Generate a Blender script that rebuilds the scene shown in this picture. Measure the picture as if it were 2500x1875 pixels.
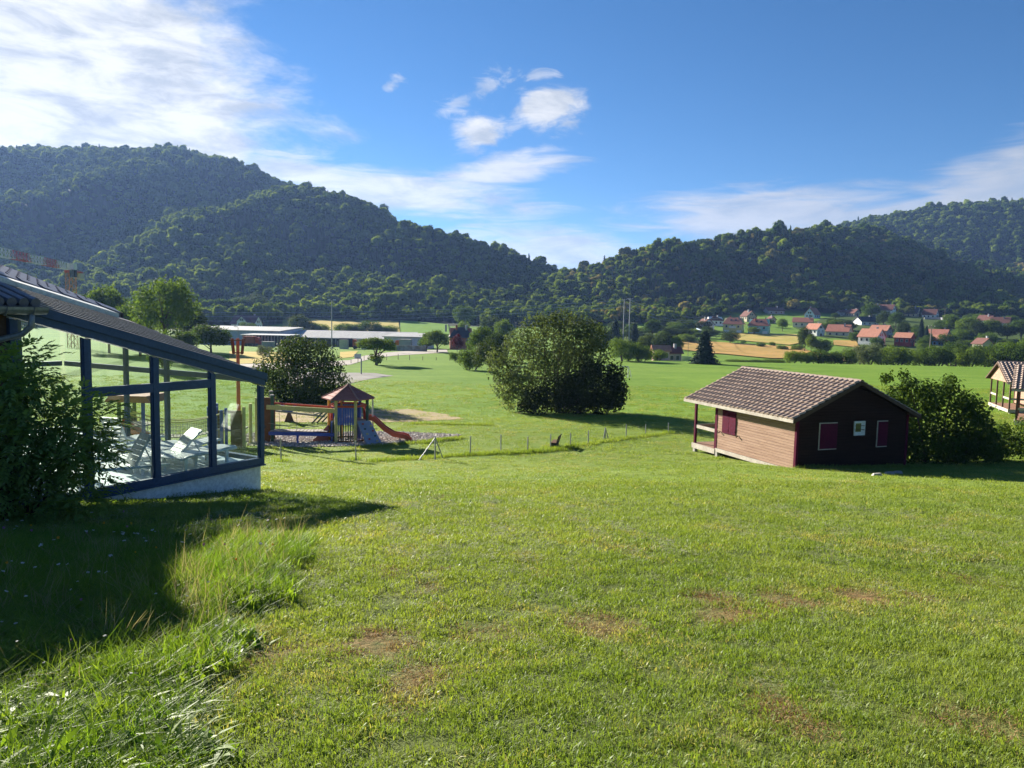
import bpy, bmesh, math, random
import numpy as np
from mathutils import Vector, Matrix, Euler

random.seed(7)
SC = bpy.context.scene
for o in list(bpy.data.objects):
    bpy.data.objects.remove(o)
COL = SC.collection
R_ = math.radians

# ------------------------------------------------------------------ camera
FPX, PITCH, ROLL = 1855.0, math.atan(0.09), 0.02
cam_d = bpy.data.cameras.new("camera")
cam = bpy.data.objects.new("camera", cam_d)
COL.objects.link(cam)
cam_d.sensor_width = 36.0
cam_d.lens = 36.0 * FPX / 2500.0
cam_d.clip_start, cam_d.clip_end = 0.05, 9000.0
CM = Matrix.Rotation(math.pi / 2 - PITCH, 4, 'X') @ Matrix.Rotation(ROLL, 4, 'Z')
cam.matrix_world = CM
SC.camera = cam

# ------------------------------------------------------------------ sun, exposure
SUN_EL, SUN_AZ = R_(19.5), R_(-42.0)          # azimuth from +Y, negative to the left
SDIR = Vector((math.sin(SUN_AZ) * math.cos(SUN_EL), math.cos(SUN_AZ) * math.cos(SUN_EL), math.sin(SUN_EL)))
ld = bpy.data.lights.new("sun", 'SUN')
ld.energy, ld.angle, ld.color = 5.0, R_(0.5), (1.0, 0.93, 0.80)
sun = bpy.data.objects.new("sun", ld)
COL.objects.link(sun)
sun.rotation_euler = SDIR.to_track_quat('Z', 'Y').to_euler()
sun.location = SDIR * 60
vs = SC.view_settings
vs.view_transform, vs.look, vs.gamma, vs.use_curve_mapping = 'Standard', 'None', 1.0, False
vs.exposure = 1.75
SC.render.engine = 'CYCLES'
cy = SC.cycles
cy.use_denoising = True
cy.max_bounces, cy.diffuse_bounces, cy.glossy_bounces = 7, 3, 2
cy.transmission_bounces, cy.transparent_max_bounces, cy.volume_bounces = 4, 12, 0
cy.caustics_reflective = cy.caustics_refractive = False
cy.sample_clamp_indirect = 4.0


# ------------------------------------------------------------------ node helper
class NT:
    def __init__(s, tree):
        s.t, s.n, s.l = tree, tree.nodes, tree.links

    def new(s, ty, **kw):
        n = s.n.new(ty)
        for k, v in kw.items():
            setattr(n, k, v)
        return n

    def put(s, sock, v):
        if isinstance(v, bpy.types.NodeSocket):
            s.l.new(v, sock)
        elif v is not None:
            if sock.type == 'RGBA' and len(v) == 3:
                v = (*v, 1.0)
            sock.default_value = v

    def math(s, op, a, b=None, c=None, clamp=False):
        n = s.new('ShaderNodeMath', operation=op, use_clamp=clamp)
        for i, v in enumerate((a, b, c)):
            if v is not None:
                s.put(n.inputs[i], v)
        return n.outputs[0]

    def vmath(s, op, a, b=None):
        n = s.new('ShaderNodeVectorMath', operation=op)
        s.put(n.inputs[0], a)
        if b is not None:
            s.put(n.inputs[1], b)
        return n.outputs[0]

    def mix(s, f, a, b, blend='MIX'):
        n = s.new('ShaderNodeMix', data_type='RGBA', blend_type=blend)
        s.put(n.inputs[0], f)
        s.put(n.inputs[6], a)
        s.put(n.inputs[7], b)
        return n.outputs[2]

    def noise(s, vec, scale, detail=4.0, rough=0.55, dist=0.0):
        n = s.new('ShaderNodeTexNoise')
        if vec is not None:
            s.l.new(vec, n.inputs['Vector'])
        n.inputs['Scale'].default_value, n.inputs['Detail'].default_value = scale, detail
        n.inputs['Roughness'].default_value, n.inputs['Distortion'].default_value = rough, dist
        return n.outputs['Fac']

    def step(s, v, a, b, clamp=True):
        n = s.new('ShaderNodeMapRange', interpolation_type='SMOOTHSTEP')
        s.put(n.inputs['Value'], v)
        n.inputs['From Min'].default_value, n.inputs['From Max'].default_value = a, b
        return n.outputs[0]

    def scale(s, vec, sc):
        n = s.new('ShaderNodeMapping')
        s.l.new(vec, n.inputs['Vector'])
        n.inputs['Scale'].default_value = sc
        return n.outputs[0]


# ------------------------------------------------------------------ sky with clouds
world = bpy.data.worlds.new("World")
SC.world = world
world.use_nodes = True
W = NT(world.node_tree)
W.n.clear()
sky = W.new('ShaderNodeTexSky', sky_type='NISHITA')
sky.sun_disc = False
sky.sun_elevation, sky.sun_rotation = SUN_EL, SUN_AZ
sky.altitude, sky.air_density, sky.dust_density, sky.ozone_density = 800, 0.9, 0.0, 5.0
gen = W.new('ShaderNodeTexCoord').outputs['Generated']
sep = W.new('ShaderNodeSeparateXYZ')
W.l.new(gen, sep.inputs[0])
dx, dy, dz = sep.outputs
az = W.math('ARCTAN2', dx, dy)
el = W.math('ARCSINE', dz)
zc = W.math('MAXIMUM', dz, 0.03)
zz = W.math('ADD', zc, 0.06)
cmb = W.new('ShaderNodeCombineXYZ')
W.put(cmb.inputs[0], W.math('DIVIDE', dx, zz))
W.put(cmb.inputs[1], W.math('DIVIDE', dy, zz))
plane = cmb.outputs[0]
n_big = W.noise(W.scale(plane, (1, 1, 1)), 1.15, 8, 0.62, 0.5)
ang = W.new('ShaderNodeCombineXYZ')
W.put(ang.inputs[0], az)
W.put(ang.inputs[1], W.math('MULTIPLY', el, 2.2))
n_ang = W.noise(ang.outputs[0], 7.5, 9, 0.60, 0.3)
n_str = W.noise(W.scale(ang.outputs[0], (1.0, 3.0, 1)), 9.0, 8, 0.62, 0.8)


def blob(a0, e0, ra, re, tilt=0.0):
    """Soft elliptical lump of cloud at azimuth a0, elevation e0 (degrees)."""
    u = W.math('SUBTRACT', az, R_(a0))
    v = W.math('SUBTRACT', el, R_(e0))
    ct, st = math.cos(R_(tilt)), math.sin(R_(tilt))
    u2 = W.math('ADD', W.math('MULTIPLY', u, ct / R_(ra)), W.math('MULTIPLY', v, st / R_(ra)))
    v2 = W.math('ADD', W.math('MULTIPLY', u, -st / R_(re)), W.math('MULTIPLY', v, ct / R_(re)))
    d = W.math('SQRT', W.math('ADD', W.math('MULTIPLY', u2, u2), W.math('MULTIPLY', v2, v2)))
    return W.math('SUBTRACT', 1.0, d)


def dens(m, noise, amp, lo, hi):
    x = W.math('ADD', m, W.math('MULTIPLY', W.math('SUBTRACT', noise, 0.5), amp))
    return W.step(x, lo, hi)


def mx(*a):
    r = a[0]
    for b in a[1:]:
        r = W.math('MAXIMUM', r, b)
    return r


def sky_px(X, Y, rx_, ry_, tilt=0.0):
    """A lump of cloud whose centre is in the direction of that pixel, sizes in pixels of the photograph."""
    d = CM.to_3x3() @ Vector(((X - 1250) / FPX, (937.5 - Y) / FPX, -1.0))
    d.normalize()
    k = 180 / math.pi / FPX
    return (math.degrees(math.atan2(d.x, d.y)), math.degrees(math.asin(d.z)), rx_ * k, ry_ * k, tilt)


CLOUDS_A = [sky_px(60, 190, 570, 330, -10), sky_px(430, 320, 230, 80, -10), (-75, 20, 30, 12, -5), (-58, 22, 22, 12, 0)]
CLOUDS_P = [sky_px(1350, 262, 108, 66, -4), sky_px(1158, 316, 84, 56, 15)] + [(52, 17, 5, 2.5, 5), (66, 24, 7, 3, -5), (120, 20, 8, 3, 0), (-140, 22, 10, 4, 0), (170, 17, 9, 3.5, 0)]
CLOUDS_W = [sky_px(1195, 205, 70, 40, 25), sky_px(1105, 262, 70, 32, 28), sky_px(955, 208, 46, 22, 35), sky_px(1245, 314, 52, 24, 12), sky_px(1311, 182, 70, 22, 5), sky_px(630, 385, 120, 40, -5)]
CLOUDS_S = [sky_px(960, 470, 430, 62, -4), sky_px(1215, 420, 220, 46, 12), sky_px(760, 430, 260, 50, -8), sky_px(1330, 615, 330, 75, -3), sky_px(1870, 525, 400, 82, 2), sky_px(2130, 540, 350, 70, 4), sky_px(2480, 440, 360, 95, 20), (60, 9, 26, 3.0, 2), (105, 8, 24, 3, 0),
            (-110, 9, 30, 4, 0), (165, 8, 30, 3.5, 0), (-70, 9, 20, 4, 0)]
dA = dens(mx(*[blob(*b) for b in CLOUDS_A]), W.math('ADD', W.math('MULTIPLY', n_big, .40), W.math('MULTIPLY', n_ang, .60)), 1.9, -0.06, 0.36)
dP = dens(mx(*[blob(*b) for b in CLOUDS_P]), W.noise(ang.outputs[0], 14, 8, .62, .4), 2.4, 0.02, 0.75)
dW = W.math('MULTIPLY', dens(mx(*[blob(*b) for b in CLOUDS_W]), W.noise(ang.outputs[0], 18, 8, .68, 1.2), 3.2, 0.2, 1.1), .55)
dS = W.math('MULTIPLY', dens(mx(*[blob(*b) for b in CLOUDS_S]), n_str, 1.5, -0.05, 0.70), 0.90)
cl = mx(dA, dP, dS, dW)
glow = W.new('ShaderNodeVectorMath', operation='DOT_PRODUCT')
W.l.new(gen, glow.inputs[0])
glow.inputs[1].default_value = SDIR
g1 = W.step(glow.outputs['Value'], 0.30, 1.0)
thick = W.noise(W.scale(ang.outputs[0], (1, 1.6, 1)), 11, 8, 0.62, .4)
cbase = W.mix(g1, (3.6, 4.2, 5.0), (4.3, 4.7, 5.2))
ccol = W.mix(W.step(thick, 0.30, 0.64), cbase, W.mix(g1, (5.0, 5.2, 5.5), (8.0, 8.0, 7.9)))
hsv = W.new('ShaderNodeHueSaturation')
hsv.inputs['Saturation'].default_value = 1.14
W.l.new(sky.outputs[0], hsv.inputs['Color'])
skyc = W.mix(cl, hsv.outputs[0], ccol)
bg = W.new('ShaderNodeBackground')
W.l.new(skyc, bg.inputs['Color'])
bg.inputs['Strength'].default_value = 0.036
wo = W.new('ShaderNodeOutputWorld')
W.l.new(bg.outputs[0], wo.inputs['Surface'])

# ------------------------------------------------------------------ pixels of the photograph (2500 wide) to rays
MW3 = CM.to_3x3()


def ray(X, Y):
    d = MW3 @ Vector(((X - 1250) / FPX, (937.5 - Y) / FPX, -1.0))
    return d / d.y


def at(X, Y, depth):
    return ray(X, Y) * depth


# ------------------------------------------------------------------ terrain
def sstep(a, b, x):
    t = np.clip((x - a) / (b - a), 0, 1)
    return t * t * (3 - 2 * t)


GY = [-60, -10, 0, 10, 18.5, 26, 33, 38, 45, 60, 80, 120, 170]
GZ = [4.2, -0.2, -1.65, -3.12, -4.4, -5.55, -6.52, -6.88, -7.12, -7.55, -7.95, -8.6, -9.15]
LY = GY + [195, 250, 300, 380, 450, 540, 700, 4000]
LZ = GZ + [-9.5, -11.3, -10.6, -7.4, -3.5, 0, 5, 20]
RY = GY + [200, 230, 300, 370, 450, 540, 700, 4000]
RZ = GZ + [-11.6, -12.2, -10.0, -6.4, 0.2, 6.5, 9, 22]


def prof(y, ys, zs):
    h = 1.2 + 0.05 * np.abs(y)
    return sum(np.interp(y + k * h, ys, zs) for k in (-1, -.5, 0, .5, 1)) / 5.0


def valley(x, y):
    x, y = np.asarray(x, float), np.asarray(y, float)
    t = sstep(0.0, 0.14, x / np.maximum(y, 30))
    z = prof(y, LY, LZ) * (1 - t) + prof(y, RY, RZ) * t
    z = z + 0.85 * sstep(20, 34, x) * sstep(34, 46, y) * (1 - sstep(75, 130, y))
    z = z + 0.35 * sstep(-7, -16, -(-x)) * 0
    z = z + 0.05 * np.sin(x * .9 + 1.3 * np.sin(y * .35)) * np.sin(y * .7 + .5 * x) * (1 - sstep(20, 60, y))
    z = z + 0.10 * np.sin(x * .23 + 2) * np.sin(y * .19) * (1 - sstep(90, 160, y))
    return z


def ridge(pts):
    out = []
    for X, Y, d, w in pts:
        p = at(X * 1.1302, Y * 1.1302, d)
        out.append((p.x, p.y, p.z - 8.0, w))
    return out


HILLS = {
    'A': ridge([(-260, 345, 1150, 620), (0, 322, 1130, 640), (100, 314, 1110, 640), (240, 316, 1090, 620), (370, 318, 1060, 590), (470, 340, 1020, 540), (545, 379, 980, 480), (640, 420, 930, 420)]),
    'B': ridge([(330, 425, 830, 360), (545, 396, 850, 380), (640, 396, 820, 350), (690, 404, 790, 320), (780, 417, 760, 290), (830, 432, 735, 265), (880, 462, 710, 240), (930, 496, 690, 220), (980, 531, 670, 200), (1030, 561, 655, 185), (1080, 590, 640, 170),
                (1120, 614, 630, 160), (1150, 636, 625, 150), (1168, 670, 610, 120)]),
    'C': ridge([(1160, 665, 560, 90), (1178, 612, 580, 105), (1230, 582, 590, 115), (1300, 545, 610, 130), (1370, 517, 630, 145), (1440, 492, 650, 160), (1500, 479, 670, 175), (1560, 474, 690, 185), (1660, 484, 730, 215), (1790, 482, 810, 270), (1850, 482, 850, 300)]),
    'C2': ridge([(1850, 496, 790, 240), (1950, 545, 700, 160), (2100, 612, 620, 95), (2230, 650, 580, 60)]),
    'E': ridge([(1960, 560, 960, 250), (2040, 552, 930, 230), (2120, 548, 900, 220), (2260, 556, 870, 220), (2420, 560, 860, 220)]),
    'D': ridge([(1780, 500, 1280, 480), (1850, 476, 1270, 480), (1950, 450, 1260, 480), (2060, 434, 1250, 480), (2212, 426, 1250, 480), (2420, 420, 1250, 480)]),
    'F': ridge([(1040, 592, 3300, 900), (1160, 586, 3300, 900), (1235, 585, 3300, 900), (1330, 592, 3300, 900)]),
}


def hill_parts(x, y):
    x, y = np.asarray(x, float), np.asarray(y, float)
    best = np.full(x.shape, -1e9)
    for pts in HILLS.values():
        for (x0, y0, z0, w0), (x1, y1, z1, w1) in zip(pts[:-1], pts[1:]):
            ex, ey = x1 - x0, y1 - y0
            t = np.clip(((x - x0) * ex + (y - y0) * ey) / (ex * ex + ey * ey), 0, 1)
            d = np.hypot(x - x0 - t * ex, y - y0 - t * ey)
            zr, w = z0 + t * (z1 - z0), w0 + t * (w1 - w0)
            u = np.clip(d / w, 0, 1.4)
            p = 0.6 * (1 - u) + 0.4 * 0.5 * (1 + np.cos(np.pi * np.minimum(u, 1)))
            best = np.maximum(best, np.where(u < 1, zr * p, -(u - 1) * (2 * np.abs(zr) + 160)))
    return best


def hill_add(x, y):
    h, x, y = hill_parts(x, y), np.asarray(x), np.asarray(y)
    k = sstep(5, 45, h) * (1 - .6 * sstep(90, 200, h))
    return h + k * (6 * np.sin(x / 43.0 + 1.7 * np.sin(y / 83.0)) + 4 * np.sin(y / 37.0 + x / 29.0) + 2.5 * np.sin(x / 17.0 - y / 51.0) - 9)


def H(x, y):
    v = valley(x, y)
    h = np.where(np.asarray(y) > 200, hill_add(x, y), -1e3)
    k = 1.5
    return np.where(h > v - 30, v + k * np.logaddexp(0, np.clip((h - v) / k, -40, 300)), v)


def Hs(x, y):
    return float(H(np.array([x]), np.array([y]))[0])


def gp(X, Y, far=700.0):
    """Where the sight line through a photograph pixel first meets the ground."""
    r = ray(X, Y)
    ds = np.concatenate([np.arange(1.5, 60, .1), np.arange(60, far, .5)])
    g = r.z * ds - H(r.x * ds, ds)
    i = np.argmax(g < 0)
    if g[i] >= 0:
        i = len(ds) - 1
    d = ds[i]
    return Vector((r.x * d, d, Hs(r.x * d, d)))


# ------------------------------------------------------------------ materials
MATS = {}


def mat(name, c, c2=None, rough=0.7, spec=0.3, nscale=3.0, amt=1.0, bump=0.0, bscale=30.0, metal=0.0, stretch=None, world_pos=False, detail=5.0):
    if name in MATS:
        return MATS[name]
    m = bpy.data.materials.new(name)
    m.use_nodes = True
    T = NT(m.node_tree)
    T.n.clear()
    b = T.new('ShaderNodeBsdfPrincipled')
    out = T.new('ShaderNodeOutputMaterial')
    T.l.new(b.outputs[0], out.inputs[0])
    b.inputs['Roughness'].default_value = rough
    b.inputs['Specular IOR Level'].default_value = spec
    b.inputs['Metallic'].default_value = metal
    pos = T.new('ShaderNodeNewGeometry').outputs['Position'] if world_pos else T.new('ShaderNodeTexCoord').outputs['Object']
    if stretch:
        pos = T.scale(pos, stretch)
    if c2 is None:
        c2 = tuple(x * 0.75 for x in c)
    f = T.step(T.noise(pos, nscale, detail, 0.6), 0.5 - 0.28 / amt, 0.5 + 0.28 / amt)
    col = T.mix(f, c, c2)
    fine = T.noise(pos, nscale * 9, 3, 0.6)
    col = T.mix(0.35, col, T.mix(T.step(fine, 0.3, 0.7), (0.55, 0.55, 0.55), (1.35, 1.35, 1.35)), 'MULTIPLY')
    T.l.new(col, b.inputs['Base Color'])
    if bump:
        bn = T.new('ShaderNodeBump')
        bn.inputs['Strength'].default_value = bump
        bn.inputs['Distance'].default_value = 0.02
        T.l.new(T.noise(pos, bscale, 4, 0.6), bn.inputs['Height'])
        T.l.new(bn.outputs[0], b.inputs['Normal'])
    MATS[name] = m
    return m


def leaf_mat(name, c1, c2, trans=0.35, nscale=1.2, tcol=None, rough=0.75, rnd=0.45, spec=0.06):
    if name in MATS:
        return MATS[name]
    m = bpy.data.materials.new(name)
    m.use_nodes = True
    T = NT(m.node_tree)
    T.n.clear()
    pos = T.new('ShaderNodeNewGeometry').outputs['Position']
    rn = T.new('ShaderNodeObjectInfo').outputs['Random']
    f = T.math('ADD', T.math('MULTIPLY', T.noise(pos, nscale, 3, 0.6), 1.0 - rnd), T.math('MULTIPLY', rn, rnd))
    col = T.mix(T.step(f, 0.22, 0.78), c1, c2)
    b = T.new('ShaderNodeBsdfPrincipled')
    T.l.new(col, b.inputs['Base Color'])
    b.inputs['Roughness'].default_value = rough
    b.inputs['Specular IOR Level'].default_value = spec
    tr = T.new('ShaderNodeBsdfTranslucent')
    T.l.new(T.mix(1.0, col, tcol or (1.9, 1.7, 0.55), 'MULTIPLY'), tr.inputs[0])
    ms = T.new('ShaderNodeMixShader')
    ms.inputs[0].default_value = trans
    T.l.new(b.outputs[0], ms.inputs[1])
    T.l.new(tr.outputs[0], ms.inputs[2])
    out = T.new('ShaderNodeOutputMaterial')
    T.l.new(ms.outputs[0], out.inputs[0])
    MATS[name] = m
    return m


def glass_mat(name, tint, refl=1.5, milk=0.0):
    m = bpy.data.materials.new(name)
    m.use_nodes = True
    T = NT(m.node_tree)
    T.n.clear()
    fr = T.new('ShaderNodeLayerWeight')
    fr.inputs[0].default_value = 0.5
    fac = T.math('ADD', refl * .4, T.math('MULTIPLY', T.math('POWER', fr.outputs['Facing'], 9.0 if milk else 5.0), 0.85), clamp=True)
    t = T.new('ShaderNodeBsdfTransparent')
    T.put(t.inputs[0], tint)
    g = T.new('ShaderNodeBsdfGlossy')
    g.inputs['Roughness'].default_value = 0.02
    ms = T.new('ShaderNodeMixShader')
    T.l.new(fac, ms.inputs[0])
    T.l.new(t.outputs[0], ms.inputs[1])
    T.l.new(g.outputs[0], ms.inputs[2])
    last = ms.outputs[0]
    if milk:
        df, tl, m2, m3 = T.new('ShaderNodeBsdfDiffuse'), T.new('ShaderNodeBsdfTranslucent'), T.new('ShaderNodeMixShader'), T.new('ShaderNodeMixShader')
        T.put(df.inputs[0], (.8, .8, .8))
        T.put(tl.inputs[0], (.8, .8, .8))
        m2.inputs[0].default_value, m3.inputs[0].default_value = .5, milk
        T.l.new(df.outputs[0], m2.inputs[1])
        T.l.new(tl.outputs[0], m2.inputs[2])
        T.l.new(last, m3.inputs[1])
        T.l.new(m2.outputs[0], m3.inputs[2])
        last = m3.outputs[0]
    out = T.new('ShaderNodeOutputMaterial')
    T.l.new(last, out.inputs[0])
    return m


# ------------------------------------------------------------------ mesh helper and object helpers
class MB:
    def __init__(s, M=None):
        s.v, s.f, s.M = [], [], M

    def add(s, vs_, fs):
        n = len(s.v)
        s.v += [tuple(s.M @ Vector(p)) if s.M is not None else tuple(p) for p in vs_]
        s.f += [tuple(i + n for i in f) for f in fs]
        return s

    HEX = [(0, 3, 2, 1), (4, 5, 6, 7), (0, 1, 5, 4), (1, 2, 6, 5), (2, 3, 7, 6), (3, 0, 4, 7)]

    def hexa(s, p):
        return s.add(p, MB.HEX)

    def box(s, x0, x1, y0, y1, z0, z1):
        return s.hexa([(x0, y0, z0), (x1, y0, z0), (x1, y1, z0), (x0, y1, z0), (x0, y0, z1), (x1, y0, z1), (x1, y1, z1), (x0, y1, z1)])

    def bar(s, a, b, w, h, up=(0, 0, 1)):
        """A rectangular bar from a to b, w wide and h high."""
        a, b, up = Vector(a), Vector(b), Vector(up)
        d = (b - a).normalized()
        sx = d.cross(up)
        if sx.length < 1e-4:
            sx = d.cross(Vector((1, 0, 0)))
        sx.normalize()
        uz = sx.cross(d).normalized()
        q = [(-w / 2, -h / 2), (w / 2, -h / 2), (w / 2, h / 2), (-w / 2, h / 2)]
        return s.hexa([a + sx * x + uz * z for x, z in q] + [b + sx * x + uz * z for x, z in q])

    def tube(s, pts, rad, n=6, cap=True):
        pts = [Vector(p) for p in pts]
        if not hasattr(rad, '__len__'):
            rad = [rad] * len(pts)
        vs_, fs, prev = [], [], None
        for i, p in enumerate(pts):
            d = (pts[min(i + 1, len(pts) - 1)] - pts[max(i - 1, 0)])
            d = d.normalized() if d.length > 1e-9 else Vector((0, 0, 1))
            a = prev if prev is not None else (Vector((1, 0, 0)) if abs(d.x) < .9 else Vector((0, 1, 0)))
            a = (a - d * a.dot(d)).normalized()
            b = d.cross(a)
            prev = a
            vs_ += [p + (a * math.cos(k * 2 * math.pi / n) + b * math.sin(k * 2 * math.pi / n)) * rad[i] for k in range(n)]
        for i in range(len(pts) - 1):
            for k in range(n):
                k2 = (k + 1) % n
                fs.append((i * n + k, i * n + k2, (i + 1) * n + k2, (i + 1) * n + k))
        if cap:
            fs.append(tuple(range(n - 1, -1, -1)))
            fs.append(tuple((len(pts) - 1) * n + k for k in range(n)))
        return s.add(vs_, fs)

    def prism(s, poly, ext):
        """Polygon (3D points) extruded along the vector ext."""
        n, e = len(poly), Vector(ext)
        vs_ = [Vector(p) for p in poly] + [Vector(p) + e for p in poly]
        fs = [tuple(range(n - 1, -1, -1)), tuple(range(n, 2 * n))] + [(i, (i + 1) % n, n + (i + 1) % n, n + i) for i in range(n)]
        return s.add(vs_, fs)

    def mesh(s, name, m, smooth=False):
        me = bpy.data.meshes.new(name)
        me.from_pydata(s.v, [], s.f)
        if m is not None:
            me.materials.append(m)
        bm = bmesh.new()
        bm.from_mesh(me)
        bmesh.ops.recalc_face_normals(bm, faces=bm.faces)
        bm.to_mesh(me)
        bm.free()
        if smooth:
            me.polygons.foreach_set('use_smooth', [True] * len(me.polygons))
        return me

    def build(s, name, m, parent=None, smooth=False):
        return link(name, s.mesh(name, m, smooth), parent)


def link(name, me, parent=None, loc=None, rot=None, scale=None):
    o = bpy.data.objects.new(name, me)
    COL.objects.link(o)
    if parent is not None:
        o.parent = parent
    if loc is not None:
        o.location = loc
    if rot is not None:
        o.rotation_euler = rot
    if scale is not None:
        o.scale = scale
    return o


def tag(o, label=None, cat=None, group=None, kind=None):
    if label:
        o['label'] = label
    if cat:
        o['category'] = cat
    if group:
        o['group'] = group
    if kind:
        o['kind'] = kind
    return o


def thing(name, label, cat, loc=(0, 0, 0), rotz=0.0, group=None):
    o = bpy.data.objects.new(name, None)
    o.empty_display_size = 0.2
    COL.objects.link(o)
    o.location, o.rotation_euler = loc, (0, 0, rotz)
    return tag(o, label, cat, group)


KIDS = {}


def dup(root, loc, rotz, label=None, group=None, scale=None):
    r = root.copy()
    COL.objects.link(r)
    r.location, r.rotation_euler = loc, (0, 0, rotz)
    if scale is not None:
        r.scale = scale
    if label:
        r['label'] = label
    if group:
        r['group'] = group

    def rec(src, dst):
        for ch in src.children:
            c = ch.copy()
            COL.objects.link(c)
            c.parent = dst
            rec(ch, c)
    rec(root, r)
    return r


ORD = ['first', 'second', 'third', 'fourth', 'fifth', 'sixth', 'seventh', 'eighth', 'ninth', 'tenth', 'eleventh', 'twelfth', 'thirteenth', 'fourteenth', 'fifteenth']


def np_mesh(name, V, F, m, n=4):
    """Mesh from numpy arrays, all faces n-gons of the same size."""
    me = bpy.data.meshes.new(name)
    V, F = np.asarray(V, np.float32), np.asarray(F, np.int32)
    me.vertices.add(len(V))
    me.vertices.foreach_set('co', V.ravel())
    me.loops.add(F.size)
    me.loops.foreach_set('vertex_index', F.ravel())
    me.polygons.add(len(F))
    me.polygons.foreach_set('loop_start', np.arange(0, F.size, n, dtype=np.int32))
    me.polygons.foreach_set('loop_total', np.full(len(F), n, np.int32))
    me.update(calc_edges=True)
    for mm in (m if isinstance(m, (list, tuple)) else [m]):
        me.materials.append(mm)
    return me


def leaves_VF(P, Nrm, L, Wd, rng, droop=0.0, up=0.0):
    """Diamond leaves (one bent quad each) at points P, roughly facing Nrm."""
    n = len(P)
    nr = Nrm + rng.normal(0, .55, (n, 3))
    nr /= np.linalg.norm(nr, axis=1)[:, None] + 1e-9
    t = rng.normal(0, 1, (n, 3))
    t[:, 2] += up - droop
    t -= nr * np.sum(t * nr, 1)[:, None]
    t /= np.linalg.norm(t, axis=1)[:, None] + 1e-9
    b = np.cross(nr, t)
    Ls = (L * rng.uniform(.65, 1.3, n))[:, None]
    Ws = (Wd * rng.uniform(.7, 1.25, n))[:, None]
    V = np.stack([P - t * Ls * .5, P + b * Ws * .5 + nr * Ws * .12, P + t * Ls * .5, P - b * Ws * .5 + nr * Ws * .12], 1).reshape(-1, 3)
    return V, np.arange(n * 4).reshape(n, 4)


def sph(n, rng):
    v = rng.normal(0, 1, (n, 3))
    return v / np.linalg.norm(v, axis=1)[:, None]


def crown(name, blobs, n, L, Wd, m, seed=0, shell=(.55, 1.05), droop=0.0, up=0.0, zmin=None):
    """Crown of n leaves over ellipsoid lumps (x, y, z, rx, ry, rz)."""
    rng = np.random.default_rng(seed)
    B = np.array(blobs, float)
    area = (B[:, 3] * B[:, 4] + B[:, 4] * B[:, 5] + B[:, 3] * B[:, 5])
    k = rng.choice(len(B), n, p=area / area.sum())
    d = sph(n, rng)
    r = rng.uniform(shell[0] ** 2, shell[1] ** 2, n) ** .5
    P = B[k, :3] + d * B[k, 3:] * r[:, None]
    P += rng.normal(0, L * .35, P.shape)
    if zmin is not None:
        P[:, 2] = np.where(P[:, 2] < zmin, zmin + rng.uniform(0, L, n), P[:, 2])
    Nn = d / B[k, 3:]
    Nn /= np.linalg.norm(Nn, axis=1)[:, None]
    Nn[:, 2] += .35
    V, F = leaves_VF(P, Nn, L, Wd, rng, droop, up)
    return np_mesh(name, V, F, m)


def lumps(cx, cz, rx, rz, n, seed, sub=.42, low=-.55, ry=None):
    """n sub-lumps spread over an ellipsoid, for crowns with light and dark clumps."""
    rng = np.random.default_rng(seed)
    out = []
    ry = rx if ry is None else ry
    i = 0
    while len(out) < n:
        i += 1
        ga = i * 2.39996 + rng.uniform(-.3, .3)
        zz = 1 - 2 * ((i % (n + 2)) + .5) / (n + 2) + rng.uniform(-.1, .1)
        if zz < low:
            continue
        rr = math.sqrt(max(0, 1 - zz * zz))
        q = rng.uniform(.55, .8)
        s = sub * rng.uniform(.75, 1.25)
        out.append((cx + rx * q * rr * math.cos(ga), ry * q * rr * math.sin(ga), cz + rz * q * zz, rx * s, ry * s, rz * s * .9))
    out.append((cx, 0, cz, rx * .5, ry * .5, rz * .5))
    return out


def trunk_mesh(name, h, r, blobs, m, seed=0, nb=7, stems=1, spread=.3):
    rng = random.Random(seed)
    mb = MB()
    for s in range(stems):
        a = rng.uniform(0, 6.28)
        bx, by = (0, 0) if stems == 1 else (spread * math.cos(a), spread * math.sin(a))
        lx, ly = rng.uniform(-.05, .05) * h + bx, rng.uniform(-.05, .05) * h + by
        mb.tube([(bx, by, -.4), (bx, by, h * .15), (bx + lx * .5, by + ly * .5, h * .5), (bx + lx, by + ly, h)], [r * 1.5, r, r * .75, r * .35], 7)
    for b in rng.sample(blobs, min(nb, len(blobs))):
        z0 = min(h * rng.uniform(.35, .8), b[2])
        s = Vector((0, 0, z0))
        e = Vector(b[:3])
        mid = s.lerp(e, .5) + Vector((rng.uniform(-.1, .1), rng.uniform(-.1, .1), .1)) * h * .3
        mb.tube([s, mid, e], [r * .5, r * .35, r * .12], 5)
    return mb.mesh(name, m, True)


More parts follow.
